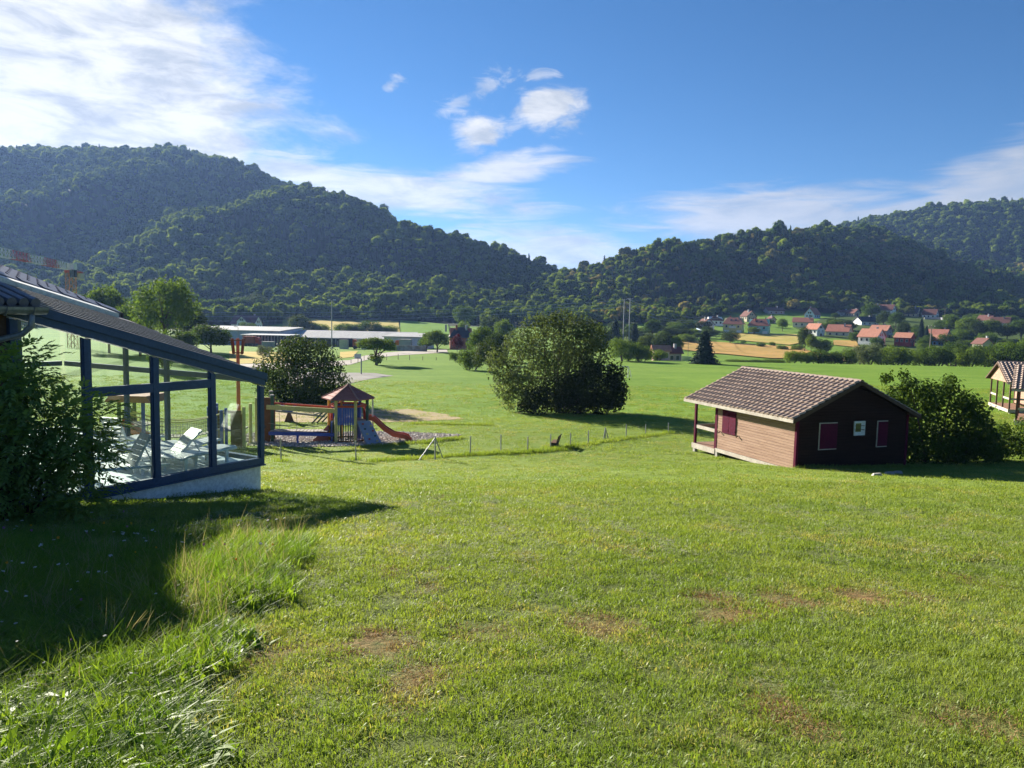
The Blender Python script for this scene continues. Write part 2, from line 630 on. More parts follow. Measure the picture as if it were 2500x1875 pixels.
def scatter(name, mesh_kinds, P, rot, scl, idx, kind='stuff'):
    """One object: instances of the given meshes on points (geometry nodes)."""
    col = bpy.data.collections.new(name + "_kinds")
    for i, me in enumerate(mesh_kinds):
        o = bpy.data.objects.new("%s_kind_%02d" % (name, i), me)
        col.objects.link(o)
    me = bpy.data.meshes.new(name)
    n = len(P)
    me.vertices.add(n)
    me.vertices.foreach_set('co', np.asarray(P, np.float32).ravel())
    for an, ty, arr, key in (('rot', 'FLOAT_VECTOR', rot, 'vector'), ('scl', 'FLOAT_VECTOR', scl, 'vector'), ('kid', 'INT', idx, 'value')):
        a = me.attributes.new(an, ty, 'POINT')
        a.data.foreach_set(key, np.asarray(arr, np.float32 if ty != 'INT' else np.int32).ravel())
    o = link(name, me)
    ng = bpy.data.node_groups.new(name + "_nodes", 'GeometryNodeTree')
    ng.interface.new_socket('Geometry', in_out='INPUT', socket_type='NodeSocketGeometry')
    ng.interface.new_socket('Geometry', in_out='OUTPUT', socket_type='NodeSocketGeometry')
    gi, go = ng.nodes.new('NodeGroupInput'), ng.nodes.new('NodeGroupOutput')
    iop, ci = ng.nodes.new('GeometryNodeInstanceOnPoints'), ng.nodes.new('GeometryNodeCollectionInfo')
    ci.inputs['Collection'].default_value = col
    ci.inputs['Separate Children'].default_value = True
    ci.inputs['Reset Children'].default_value = True
    iop.inputs['Pick Instance'].default_value = True

    def attr(nm, dt):
        a = ng.nodes.new('GeometryNodeInputNamedAttribute')
        a.data_type = dt
        a.inputs['Name'].default_value = nm
        return a.outputs[0]
    e2r = ng.nodes.new('FunctionNodeEulerToRotation')
    ng.links.new(attr('rot', 'FLOAT_VECTOR'), e2r.inputs[0])
    ng.links.new(gi.outputs[0], iop.inputs['Points'])
    ng.links.new(ci.outputs[0], iop.inputs['Instance'])
    ng.links.new(attr('kid', 'INT'), iop.inputs['Instance Index'])
    ng.links.new(e2r.outputs[0], iop.inputs['Rotation'])
    ng.links.new(attr('scl', 'FLOAT_VECTOR'), iop.inputs['Scale'])
    ng.links.new(iop.outputs[0], go.inputs[0])
    md = o.modifiers.new("scatter", 'NODES')
    md.node_group = ng
    tag(o, kind=kind)
    return o

# ================================================================== GROUND
def dry_mask(x, y):
    """Scorched and worn spots of the near lawn (0..1)."""
    m = np.zeros_like(x)
    for cx, cy_, rx_, ry_, s in DRY:
        d = np.hypot((x - cx) / rx_, (y - cy_) / ry_)
        m = np.maximum(m, s * np.clip(1.25 - d, 0, 1))
    return m


DRY = []
for X, Y, rx_, s in ((1175, 1547, .26, 1.0), (930, 1580, .35, .7), (1448, 1528, .30, .75), (1520, 1530, .25, .6), (1765, 1512, .30, .7), (1740, 1468, .3, .5), (1925, 1472, .38, .55), (2110, 1462, .36, .8), (2240, 1468, .22, .6),
                    (1040, 1445, .25, .55), (620, 1600, .3, .5), (1010, 1650, .22, .55), (990, 1690, .2, .5), (1900, 1740, .22, .5), (2010, 1810, .2, .45), (2440, 1790, .25, .6), (950, 1400, .25, .4), (2360, 1425, .4, .35)):
    p = gp(X, Y)
    DRY.append((p.x, p.y, rx_ * .95, rx_ * 1.2, min(1.0, s * 1.35)))
TRACKS = []           # pale wheel tracks that run away over the lawn
for line in ([(1066, 1190), (1072, 1250), (1062, 1340), (1040, 1440), (1012, 1560), (992, 1660), (975, 1790)], [(1180, 1195), (1200, 1265), (1248, 1340), (1325, 1420), (1420, 1500)], [(925, 1230), (968, 1310), (1010, 1390)], [(1330, 1200), (1430, 1290), (1560, 1370), (1700, 1430)],
             [(1850, 1640), (1900, 1740), (1960, 1830)]):
    q_ = [gp(*c_) for c_ in line]
    for a_, b_ in zip(q_[:-1], q_[1:]):
        n_ = max(2, int((b_ - a_).length / .18))
        TRACKS += [tuple(a_.lerp(b_, t / n_)[:2]) for t in range(n_)]
TRACKS = np.array(TRACKS)


def track_mask(x, y):
    out = np.zeros(len(x))
    for i0 in range(0, len(x), 4000):
        d = np.hypot(x[i0:i0 + 4000, None] - TRACKS[None, :, 0], y[i0:i0 + 4000, None] - TRACKS[None, :, 1]).min(1)
        out[i0:i0 + 4000] = np.clip(1.3 - d / .17, 0, 1)
    return out


def axis(lo, hi, fine, start, growth):
    out, s, x = [0.0], start, 0.0
    while x < hi:
        s = start if x < fine else s * growth
        x += s
        out.append(x)
    neg, s, x = [], start, 0.0
    while x > lo:
        s = start if x > -fine else s * growth
        x -= s
        neg.append(x)
    return np.array(neg[::-1] + out)


gx = axis(-2600, 2600, 36, 0.5, 1.055)
gy = axis(-40, 3900, 46, 0.45, 1.035)
GX, GYY = np.meshgrid(gx, gy)
GZZ = H(GX.ravel(), GYY.ravel())
nx, ny = len(gx), len(gy)
ii = (np.arange(ny - 1)[:, None] * nx + np.arange(nx - 1)[None, :]).ravel()
GF = np.stack([ii, ii + 1, ii + nx + 1, ii + nx], 1)

gm = bpy.data.materials.new("meadow")
gm.use_nodes = True
T = NT(gm.node_tree)
T.n.clear()
pos = T.new('ShaderNodeNewGeometry').outputs['Position']
att = T.new('ShaderNodeAttribute', attribute_name='land')
sp = T.new('ShaderNodeSeparateColor')
T.l.new(att.outputs['Color'], sp.inputs[0])
forest_f, dry_f, far_f = sp.outputs
n1 = T.noise(pos, 0.11, 5, .6)
n2 = T.noise(T.scale(pos, (1.0, 1.9, 1)), 0.9, 6, .65)
n3 = T.noise(T.scale(pos, (0.25, 1.6, 1)), 1.4, 5, .7)
n4 = T.noise(pos, 9.0, 5, .7)
c = T.mix(T.step(n1, .3, .7), (.130, .205, .024), (.195, .262, .042))
c = T.mix(T.math('MULTIPLY', T.step(n2, .45, .75), .55), c, (.270, .270, .075))
c = T.mix(T.math('MULTIPLY', T.step(n3, .45, .7), .40), c, (.075, .135, .012))
c = T.mix(T.math('MULTIPLY', T.step(n4, .5, .75), .5), c, (.045, .070, .012))
n5 = T.noise(T.scale(pos, (0.06, 0.16, 1)), 1.0, 6, .65)
sy = T.new('ShaderNodeSeparateXYZ')
T.l.new(pos, sy.inputs[0])
c = T.mix(T.math('SUBTRACT', 1.0, T.step(sy.outputs[1], 10, 24)), c, T.mix(n4, (.070, .095, .020), (.125, .150, .038)))
c = T.mix(far_f, c, T.mix(T.step(T.math('ADD', T.math('MULTIPLY', n2, .5), T.math('MULTIPLY', n5, .5)), .40, .62), (.105, .205, .014), (.175, .272, .030)))
n6 = T.noise(T.scale(pos, (.35, 1.3, 1)), 1.0, 7, .72)
c = T.mix(T.math('MULTIPLY', far_f, T.math('MULTIPLY', T.step(n6, .50, .70), .45)), c, (.080, .150, .016))
c = T.mix(T.math('MULTIPLY', far_f, T.math('MULTIPLY', T.step(n6, .46, .30), .35)), c, (.20, .27, .05))
c = T.mix(T.math('MULTIPLY', dry_f, T.step(n4, .25, .6)), c, T.mix(n2, (.22, .11, .05), (.34, .20, .11)))
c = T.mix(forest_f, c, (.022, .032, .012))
b = T.new('ShaderNodeBsdfPrincipled')
T.l.new(c, b.inputs['Base Color'])
b.inputs['Roughness'].default_value = .9
b.inputs['Specular IOR Level'].default_value = .1
bn = T.new('ShaderNodeBump')
bn.inputs['Strength'].default_value, bn.inputs['Distance'].default_value = .9, .06
T.l.new(T.math('ADD', T.noise(pos, 14, 5, .7), T.math('MULTIPLY', T.noise(pos, 2.2, 4, .6), 1.6)), bn.inputs['Height'])
T.l.new(bn.outputs[0], b.inputs['Normal'])
o = T.new('ShaderNodeOutputMaterial')
T.l.new(b.outputs[0], o.inputs[0])
gme = np_mesh("ground", np.stack([GX.ravel(), GYY.ravel(), GZZ], 1), GF, gm)
gme.polygons.foreach_set('use_smooth', [True] * len(gme.polygons))
ca = gme.color_attributes.new('land', 'FLOAT_COLOR', 'POINT')
X_, Y_ = GX.ravel(), GYY.ravel()
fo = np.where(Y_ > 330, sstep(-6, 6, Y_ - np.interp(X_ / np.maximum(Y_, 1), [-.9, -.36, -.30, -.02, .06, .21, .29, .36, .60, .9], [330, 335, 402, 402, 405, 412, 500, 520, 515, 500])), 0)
dr = np.where((Y_ < 30) & (np.abs(X_) < 25), dry_mask(X_, Y_), 0)
fa = sstep(44, 62, Y_)
ca.data.foreach_set('color', np.stack([fo, dr, fa, np.ones_like(fo)], 1).astype(np.float32).ravel())
ground = link("ground", gme)
tag(ground, kind='structure')


def in_poly(P, poly):
    x, y = P[:, 0], P[:, 1]
    r = np.zeros(len(P), bool)
    for (x0, y0), (x1, y1) in zip(poly, poly[1:] + poly[:1]):
        c_ = ((y0 > y) != (y1 > y))
        with np.errstate(divide='ignore', invalid='ignore'):
            r ^= c_ & (x < (x1 - x0) * (y - y0) / (y1 - y0 + 1e-12) + x0)
    return r


def snap(P, poly):
    best, bd = P.copy(), np.full(len(P), 1e9)
    for a, b_ in zip(poly, poly[1:] + poly[:1]):
        a, b_ = np.array(a), np.array(b_)
        e = b_ - a
        t = np.clip(((P - a) @ e) / (e @ e + 1e-12), 0, 1)
        q = a + t[:, None] * e
        d = np.hypot(*(P - q).T)
        best = np.where((d < bd)[:, None], q, best)
        bd = np.minimum(d, bd)
    return best


def patch(name, poly, m, dz, stp, wob=0.0, kind='structure'):
    """A sheet of ground cover draped on the terrain inside a polygon (x, y)."""
    if wob:
        rr = random.Random(name)
        q = []
        for a, b_ in zip(poly, poly[1:] + poly[:1]):
            for k in range(6):
                t = k / 6
                q.append((a[0] + (b_[0] - a[0]) * t + rr.uniform(-wob, wob), a[1] + (b_[1] - a[1]) * t + rr.uniform(-wob, wob)))
        poly = q
    A = np.array(poly)
    xs = np.arange(A[:, 0].min() - stp, A[:, 0].max() + stp * 2, stp)
    ys = np.arange(A[:, 1].min() - stp, A[:, 1].max() + stp * 2, stp)
    XX, YY = np.meshgrid(xs, ys)
    P = np.stack([XX.ravel(), YY.ravel()], 1)
    ins = in_poly(P, poly)
    n0 = len(xs)
    i0 = (np.arange(len(ys) - 1)[:, None] * n0 + np.arange(n0 - 1)[None, :]).ravel()
    Fq = np.stack([i0, i0 + 1, i0 + n0 + 1, i0 + n0], 1)
    Fq = Fq[ins[Fq].any(1)]
    out = ~ins
    P[out] = snap(P[out], poly)
    used = np.unique(Fq)
    re = np.full(len(P), -1)
    re[used] = np.arange(len(used))
    P = P[used]
    V = np.column_stack([P, H(P[:, 0], P[:, 1]) + dz])
    me = np_mesh(name, V, re[Fq], m)
    o_ = link(name, me)
    tag(o_, kind=kind)
    return o_, poly


def px_poly(pts):
    return [tuple(gp(X, Y)[:2]) for X, Y in pts]


gravel_m = mat("gravel", (.50, .46, .41), (.30, .26, .22), .9, .2, 9, 1.5, .8, 60, world_pos=True)
sand_m = mat("sandy_soil", (.42, .31, .20), (.30, .26, .12), .95, .1, .8, 1.2, .5, 30, world_pos=True)
asphalt_m = mat("old_asphalt", (.17, .155, .135), (.26, .25, .225), .9, .2, .8, 1.0, .2, 40, world_pos=True)
straw_m = mat("dry_grass", (.50, .30, .10), (.34, .24, .07), .95, .05, .05, 1.5, .6, 2, world_pos=True, stretch=(1, 2.5, 1))
straw2_m = mat("ripe_hay", (.52, .38, .12), (.36, .32, .08), .95, .05, .08, 1.5, .6, 2, world_pos=True, stretch=(1, 2.5, 1))
field_m = mat("green_field", (.11, .22, .02), (.15, .27, .03), .95, .05, .05, 1.0, .3, 2, world_pos=True)
pit, PIT = patch("gravel_pit", px_poly([(600, 1089), (760, 1092), (878, 1091), (960, 1085), (1040, 1079), (1120, 1070), (1122, 1062), (1014, 1057), (924, 1054), (780, 1056), (600, 1058)]), gravel_m, .03, .25, .12)
patch("sandy_patch", px_poly([(640, 1004), (760, 1000), (900, 1000), (1010, 1000), (1090, 1012), (1128, 1024), (1010, 1030), (880, 1032), (640, 1030)]), sand_m, .02, .4, .3)
patch("sports_court", px_poly([(700, 910), (915, 911), (962, 918), (905, 926), (850, 938), (700, 944)]), asphalt_m, .03, .8)
patch("gravel_road", px_poly([(560, 890), (700, 888), (854, 880), (889, 869), (945, 861), (1091, 854), (1093, 861), (960, 869), (900, 878), (856, 891), (700, 902), (560, 906)]), mat("pale_track", (.42, .38, .33), (.33, .29, .24), .9, .2, .5, 1, .2, 20, world_pos=True), .05, .7)
Z5 = lambda q: [(1640 + a / 4.809, 700 + b_ / 4.809) for a, b_ in q]
Z6 = lambda q: [(2040 + a / 4.809, 700 + b_ / 4.809) for a, b_ in q]
patch("dry_field", px_poly(Z5([(690, 548), (1480, 565), (1500, 668), (1380, 690), (1050, 660), (740, 628)])), straw2_m, .30, 2.0)
patch("dry_field", px_poly(Z5([(30, 655), (270, 640), (500, 655), (1500, 712), (1640, 770), (1420, 850), (1180, 850), (560, 792), (480, 790), (30, 735)])), straw_m, .32, 2.0)
patch("dry_field", px_poly(Z5([(1640, 775), (2160, 835), (2140, 895), (1600, 850)])), straw_m, .34, 2.0)
patch("dry_field", px_poly(Z5([(1900, 635), (2160, 640), (2230, 760), (2130, 715), (1890, 690)])), straw_m, .34, 2.0)
patch("hay_field", px_poly([(690, 777), (860, 778), (973, 786), (976, 812), (850, 812), (690, 806)]), straw2_m, .30, 3.0)
patch("hay_field", px_poly([(560, 858), (690, 860), (720, 885), (560, 890)]), straw2_m, .05, .8)
patch("hay_field", px_poly([(830, 860), (875, 857), (862, 872), (830, 876)]), straw2_m, .06, .6)
patch("green_field", px_poly([(977, 783), (1094, 793), (1098, 818), (978, 816)]), field_m, .32, 3.0)

garden_shade_m = mat("garden_and_shade_green", (.050, .085, .018), (.085, .120, .028), .95, .05, .12, 1.2, .5, 3, world_pos=True)
patch("village_gardens", px_poly([(1945, 803), (2005, 778), (2090, 768), (2500, 770), (2500, 868), (2250, 866), (2110, 858), (2085, 824), (2010, 826)]), garden_shade_m, .16, 4.0, 2.0)
patch("village_gardens", px_poly([(1500, 808), (1640, 800), (1710, 790), (1755, 812), (1690, 826), (1640, 842), (1500, 850)]), garden_shade_m, .16, 4.0, 2.0)  # no garden here: shade on the meadow is put into this dark colour

# pebbles on the gravel pit
rng = np.random.default_rng(3)
A = np.array(PIT)
pp = np.column_stack([rng.uniform(A[:, 0].min(), A[:, 0].max(), 16000), rng.uniform(A[:, 1].min(), A[:, 1].max(), 16000)])
pp = pp[in_poly(pp, [tuple(q) for q in PIT])][:7000]
peb = []
for k, cc in enumerate(((.60, .56, .50), (.42, .33, .26), (.30, .27, .24))):
    bm = bmesh.new()
    bmesh.ops.create_icosphere(bm, subdivisions=1, radius=1)
    me = bpy.data.meshes.new("pebble")
    bm.to_mesh(me)
    bm.free()
    me.materials.append(mat("pebble_%d" % k, cc))
    peb.append(me)
nP = len(pp)
sc_ = rng.uniform(.018, .05, nP)
scatter("gravel", peb, np.column_stack([pp, H(pp[:, 0], pp[:, 1]) + .035]), rng.uniform(0, 6.28, (nP, 3)), np.stack([sc_ * 1.3, sc_, sc_ * .7], 1), rng.integers(0, 3, nP))

# ================================================================== FOREST ON THE HILLS
L_BROAD = leaf_mat("forest_leaf", (.030, .066, .012), (.150, .215, .040), .45, .013, rnd=.5, spec=0, rough=1)
L_CON = leaf_mat("conifer_needle", (.022, .050, .018), (.040, .078, .028), .2, .02, (1.3, 1.3, .8), rnd=.6, spec=0, rough=1)
L_BLOOM = leaf_mat("chestnut_bloom", (.060, .090, .022), (.26, .23, .085), .3, .25, rnd=.5, spec=0, rough=1)
L_MID = leaf_mat("tree_leaf", (.038, .076, .014), (.092, .150, .026), .42, .5, rnd=.6)
L_LIGHT = leaf_mat("light_leaf", (.055, .105, .018), (.095, .155, .028), .36, .6, rnd=.3)
L_DARK = leaf_mat("dark_leaf", (.018, .038, .010), (.055, .085, .016), .28, .8, rnd=.3)
L_GREY = leaf_mat("willow_leaf", (.060, .090, .040), (.125, .150, .075), .28, .9, (1.4, 1.4, .7), rnd=.2)
L_SPRUCE = leaf_mat("spruce_needle", (.014, .034, .022), (.030, .058, .034), .08, .6, (1.2, 1.2, .8), rnd=.3)
L_RED = leaf_mat("red_leaf", (.060, .012, .012), (.10, .02, .02), .25, .6, (1.6, .6, .5), rnd=.2)
BARK = mat("bark", (.10, .075, .055), (.055, .042, .032), .9, .1, 6, 1, .6, 25)


def core_VF(B, rng, f=.72):
    V, F = [], []
    for x, y, z, rx_, ry_, rz_ in B:
        n0 = len(V)
        for i in range(5):
            th = math.pi * (i + .5) / 5
            for j in range(7):
                ph = 2 * math.pi * j / 7
                q = f * rng.uniform(.8, 1.1)
                V.append((x + rx_ * q * math.sin(th) * math.cos(ph), y + ry_ * q * math.sin(th) * math.sin(ph), z + rz_ * q * math.cos(th)))
        for i in range(4):
            for j in range(7):
                F.append((n0 + i * 7 + j, n0 + i * 7 + (j + 1) % 7, n0 + (i + 1) * 7 + (j + 1) % 7, n0 + (i + 1) * 7 + j))
    return np.array(V), np.array(F)


def forest_broad(name, seed, m, n=900, tall=1.0):
    rng = np.random.default_rng(seed)
    B = lumps(0, 1.05 * tall, 1.0, .85 * tall, 11, seed, .44, -.35)
    Ba = np.array(B)
    k = rng.choice(len(B), n)
    d = sph(n, rng)
    d[:, 2] = np.where(d[:, 2] < -.5, -d[:, 2], d[:, 2])
    P = Ba[k, :3] + d * Ba[k, 3:] * rng.uniform(.75, 1.05, n)[:, None]
    Nn = d.copy()
    Nn[:, 2] += .3
    V, F = leaves_VF(P, Nn, .20, .15, rng)
    Vc, Fc = core_VF(B, rng, .78)
    V = np.vstack([V, Vc])
    return np_mesh(name, V, np.vstack([F, Fc + n * 4]), m)


def conifer(name, seed, m, n=520, L=.20, core=True, rad=.42, rag=.25):
    rng = np.random.default_rng(seed)
    z = 2.2 * (1 - np.sqrt(rng.uniform(.002, 1, n)))
    tier = np.floor(z / .16) * .16
    R = rad * (1.05 - z / 2.2) * (1 - .5 * (z - tier) / .16 * .6) * (1 + rag * np.sin(tier * 37 + np.arange(n) * 0))
    a = rng.uniform(0, 6.283, n)
    R = R * (1 + rag * np.sin(a * 5 + tier * 23))
    q = rng.uniform(.45, 1.05, n) ** .6
    P = np.column_stack([R * q * np.cos(a), R * q * np.sin(a), z + .06 - .10 * q])
    Nn = np.column_stack([np.cos(a) * .5, np.sin(a) * .5, np.ones(n)])
    V, F = leaves_VF(P, Nn, L, L * .55, rng, .3)
    if core:
        cv, cf = [], []
        for i in range(5):
            zz = 2.1 * i / 4
            for j in range(7):
                r = rad * .62 * (1.03 - zz / 2.15)
                cv.append((r * math.cos(j * .8976), r * math.sin(j * .8976), zz))
        for i in range(4):
            for j in range(7):
                cf.append((i * 7 + j, i * 7 + (j + 1) % 7, i * 7 + 7 + (j + 1) % 7, i * 7 + 7 + j))
        V, F = np.vstack([V, np.array(cv)]), np.vstack([F, np.array(cf) + n * 4])
    return np_mesh(name, V, F, m)


FK = [forest_broad("forest_crown", 10 + i, L_BROAD, 900, (1, 1.15, .95, 1.25, 1.05)[i]) for i in range(5)]
FK += [conifer("forest_conifer", 30 + i, L_CON) for i in range(2)]
FK += [forest_broad("blooming_crown", 40 + i, L_BLOOM) for i in range(2)]

rng = np.random.default_rng(11)
pts = []
for d0, d1, sp_ in ((400, 640, 4.7), (640, 860, 5.2), (860, 1700, 6.2)):
    xs = np.arange(-1000, 1150, sp_)
    ys = np.arange(d0 * .55, d1, sp_)
    XX, YY = np.meshgrid(xs, ys)
    XX = XX.ravel() + rng.uniform(-.5, .5, XX.size) * sp_ * .95
    YY = YY.ravel() + rng.uniform(-.5, .5, YY.size) * sp_ * .95
    rr = np.hypot(XX, YY)
    k = (rr >= d0) & (rr < d1) & (np.abs(XX / YY) < .80) & (YY > 330)
    pts.append(np.stack([XX[k], YY[k], np.full(k.sum(), sp_)], 1))
pts = np.vstack(pts)
hp_ = hill_parts(pts[:, 0], pts[:, 1]) - valley(pts[:, 0], pts[:, 1])
rat = pts[:, 0] / pts[:, 1]
foot = np.interp(rat, [-.9, -.36, -.30, -.28, -.10, -.02, .06, .21, .29, .36, .60, .9], [330, 335, 402, 430, 432, 405, 405, 412, 500, 520, 515, 500]) + 6 * np.sin(pts[:, 0] / 11)
fm = (hp_ > 2.0) & (pts[:, 1] > foot - 30) | (pts[:, 1] > foot)
pts = pts[fm]
fz = H(pts[:, 0], pts[:, 1])
# leave out what the crests hide: a tree whose top lies under the skyline of the ground before it
keep = np.ones(len(pts), bool)
for t in np.linspace(.45, .97, 24):
    g = H(pts[:, 0] * t, pts[:, 1] * t)
    keep &= (fz + 16) / 1.0 > g / t - 1.0
pts, fz = pts[keep], fz[keep]
n = len(pts)
gn = np.sin(pts[:, 0] / 37 + 2 * np.sin(pts[:, 1] / 51)) + np.sin(pts[:, 1] / 29 + pts[:, 0] / 77) + rng.normal(0, .8, n)
kid = rng.integers(0, 5, n)
con = (gn > 1.35) | (rng.uniform(0, 1, n) < .10)
kid[con] = rng.integers(5, 7, con.sum())
right_low = (pts[:, 0] > 40) & (hp_[fm][keep] < 75)
blo = right_low & ~con & (rng.uniform(0, 1, n) < .16 + .3 * (np.sin(pts[:, 0] / 25) * np.sin(pts[:, 1] / 31 + 1) > .35))
kid[blo] = rng.integers(7, 9, blo.sum())
S = pts[:, 2] * rng.uniform(.46, .80, n) * np.where(rng.uniform(0, 1, n) < .10, 1.45, 1)
young = (np.sin(pts[:, 0] / 90 + 1) + np.sin(pts[:, 1] / 70 + pts[:, 0] / 140)) > .8
S = np.where(young, S * .78, S)
Sz = S * rng.uniform(.85, 1.35, n)
isc = kid >= 5
isc &= kid < 7
Sz = np.where(isc, S * 1.12, Sz)
fz0 = fz - S * .1
order = np.argsort(np.hypot(pts[:, 0], pts[:, 1]) / S)
near, rest = order[:260], order[260:]
rot = np.column_stack([rng.normal(0, .06, n), rng.normal(0, .06, n), rng.uniform(0, 6.28, n)])
scl = np.column_stack([S, S, Sz])
PT = np.column_stack([pts[:, :2], fz0])
for nm, sel in (("left_hill", pts[:, 0] < pts[:, 1] * .06 - 20), ("right_hill", pts[:, 0] >= pts[:, 1] * .06 - 20)):
    k = rest[sel[rest]]
    scatter("forest", FK, PT[k], rot[k], scl[k], kid[k])
ftr = [trunk_mesh("forest_trunk", 1.0, .07, lumps(0, 1.05, .9, .8, 6, 3), BARK, 3, 3)]
for i in near:
    side = "left" if pts[i, 0] < pts[i, 1] * .06 - 20 else "right"
    kd = "pale flowering chestnut" if kid[i] >= 7 else ("dark pointed conifer" if kid[i] >= 5 else "broad leafy tree")
    r = thing("forest_tree", "%s at the foot of the forest on the %s wooded hill" % (kd, side), "tree", PT[i], rot[i, 2], "trees at the foot of the forest on the %s hill" % side)
    r.scale = scl[i]
    link("crown", FK[kid[i]], r)
    link("trunk", ftr[0], r)

# ================================================================== SINGLE TREES AND SHRUBS
def tree_kit(kind, seed):
    if kind == 'round':
        B = lumps(0, 1.18, 1.0, .82, 16, seed, .36, -.6)
        return crown("crown", B, 5200, .10, .065, L_MID, seed), trunk_mesh("trunk", 1.0, .055, B, BARK, seed)
    if kind == 'tall':
        B = lumps(0, 1.2, 1.0, .80, 22, seed, .30, -.8)
        return crown("crown", B, 5200, .085, .05, L_LIGHT, seed, (.3, 1.1)), trunk_mesh("trunk", 1.3, .05, B, BARK, seed, 10)
    if kind == 'dark':
        B = lumps(0, 1.08, 1.0, .92, 18, seed, .36, -.8)
        return crown("crown", B, 5600, .09, .06, L_DARK, seed), trunk_mesh("trunk", 1.0, .055, B, BARK, seed)
    if kind == 'bush':
        B = lumps(0, .92, 1.0, 1.0, 16, seed, .38, -.95)
        return crown("crown", B, 5200, .10, .06, L_MID, seed, zmin=.02), trunk_mesh("trunk", .7, .05, B, BARK, seed, 5, 3)
    if kind == 'light':
        B = lumps(0, .95, 1.0, 1.0, 16, seed, .36, -.95)
        return crown("crown", B, 5200, .13, .045, L_LIGHT, seed, up=1.6, zmin=.02), trunk_mesh("trunk", .7, .05, B, BARK, seed, 5, 3)
    if kind == 'grey':
        B = lumps(0, .95, 1.0, 1.0, 16, seed, .36, -.95)
        return crown("crown", B, 5200, .10, .05, L_GREY, seed, zmin=.02), trunk_mesh("trunk", .7, .05, B, BARK, seed, 5, 3)
    if kind == 'red':
        B = lumps(0, 1.1, 1.0, .9, 12, seed, .38, -.7)
        return crown("crown", B, 2600, .13, .09, L_RED, seed), trunk_mesh("trunk", .8, .05, B, BARK, seed, 4)
    if kind == 'spruce':
        mb = MB()
        mb.tube([(0, 0, -.2), (0, 0, 1), (0, 0, 2.0)], [.06, .04, .01], 6)
        return conifer("crown", seed, L_SPRUCE, 6500, .13, True, 1.0, .22), mb.mesh("trunk", BARK)
    if kind == 'spread':     # wide crown on a forked dark stem
        B = lumps(0, 1.35, 1.0, .55, 18, seed, .30, -.5) + lumps(0, .45, .42, .45, 5, seed + 1, .5, -.9)
        return crown("crown", B, 4600, .10, .065, L_MID, seed, zmin=.02), trunk_mesh("trunk", 1.0, .07, B, BARK, seed, 9)


KITS = {}


def kit(kind, seed):
    if (kind, seed) not in KITS:
        KITS[(kind, seed)] = tree_kit(kind, seed)
    return KITS[(kind, seed)]


TR = random.Random(5)


def tree(X, Ytop, depth, wpx, kind, label, name=None, group=None, cat='tree', seed=None, base=None):
    """A tree whose crown centre shows at photograph column X, with its top at row Ytop, standing at that distance."""
    p = gp(X, base) if base else at(X, Ytop, depth)
    x, y = p.x, p.y
    z = Hs(x, y)
    top = at(X, Ytop, y).z
    w, h = wpx * y / FPX, max(top - z, 1.0)
    if seed is None:
        seed = TR.choice((1, 2, 3))
    cr, tk = kit(kind, seed)
    r = thing(name or ('shrub' if kind in ('bush', 'light', 'grey') else 'tree'), label, cat, (x, y, z - .05), TR.uniform(0, 6.28), group)
    r.scale = (w / 2, w / 2, h / 2)
    link("crown", cr, r)
    link("trunk", tk, r)
    return r


D = 1.1302     # from the 2212-pixel view to photograph pixels
# left, behind the glass hall
tree(355 * D, 583 * D, 128, 165, 'tall', "tall airy light green tree rising behind the glass hall roof", seed=2)
tree(300 * D, 640 * D, 140, 120, 'tall', "loose pale green tree just left of the tall airy tree", seed=3)
tree(232 * D, 618 * D, 150, 110, 'round', "rounded green tree right of the crane mast behind the roof")
tree(187 * D, 640 * D, 152, 100, 'round', "low green tree at the foot of the crane mast")
tree(415 * D, 655 * D, 165, 80, 'dark', "dense dark tree right of the tall airy tree, left of the purple-roofed house")
tree(345 * D, 695 * D, 95, 60, 'bush', "small bright bush peeking over the glass hall roof", cat='shrub')
tree(455 * D, 702 * D, 150, 110, 'round', "broad leafy tree in front of the flat-roofed factory hall", seed=1)
tree(398 * D, 712 * D, 140, 70, 'round', "leafy tree left of the broad one before the factory hall", seed=2)
tree(520 * D, 642 * D, 430, 80, 'round', "tall tree standing left behind the purple-roofed white house")
tree(575 * D, 652 * D, 430, 80, 'round', "tall tree standing right behind the purple-roofed white house")
tree(548 * D, 632 * D, 440, 70, 'dark', "dark tree crown directly above the purple-roofed white house")
tree(535 * D, 693 * D, 330, 46, 'light', "pale bush in front of the purple-roofed white house", cat='shrub')
tree(572 * D, 742 * D, 150, 44, 'grey', "small grey green bush left of the dark round bush", cat='shrub')
# hedge before the hay field
for k, (xx, yt, w_) in enumerate(((648, 677, 52), (672, 690, 46), (696, 697, 40), (744, 695, 56), (768, 700, 44), (798, 689, 60), (826, 700, 44), (845, 700, 36))):
    tree(xx * D, yt * D, 330, w_ * D, 'dark' if k == 0 else 'bush', "%s bush from the left in the hedge below the yellow hay field" % ORD[k], group="bushes below the hay field", cat='shrub')
tree(813 * D, 724 * D, 0, 92 * D, 'spread', "spreading tree on a forked dark stem beside the gravel road", base=789 * D, seed=1)
tree(945 * D, 713 * D, 185, 66 * D, 'round', "leafy tree right of the concrete wall, before the brick house", seed=3)
tree(922 * D, 722 * D, 192, 40 * D, 'round', "smaller leafy tree at the end of the concrete wall", seed=1)
tree(988 * D, 722 * D, 195, 26 * D, 'red', "dark red leaved tree before the brick house", seed=1)
tree(1003 * D, 657 * D, 380, 46 * D, 'round', "tall round tree above the brick house roof", seed=2)
tree(1001 * D, 690 * D, 330, 32 * D, 'light', "small bright green round tree right above the brick house chimneys", seed=1)
tree(1062 * D, 678 * D, 300, 60 * D, 'dark', "dark tree on the left behind the big willow bush", seed=1)
tree(1092 * D, 690 * D, 260, 50 * D, 'round', "rounded tree touching the upper left of the big willow bush", seed=3)
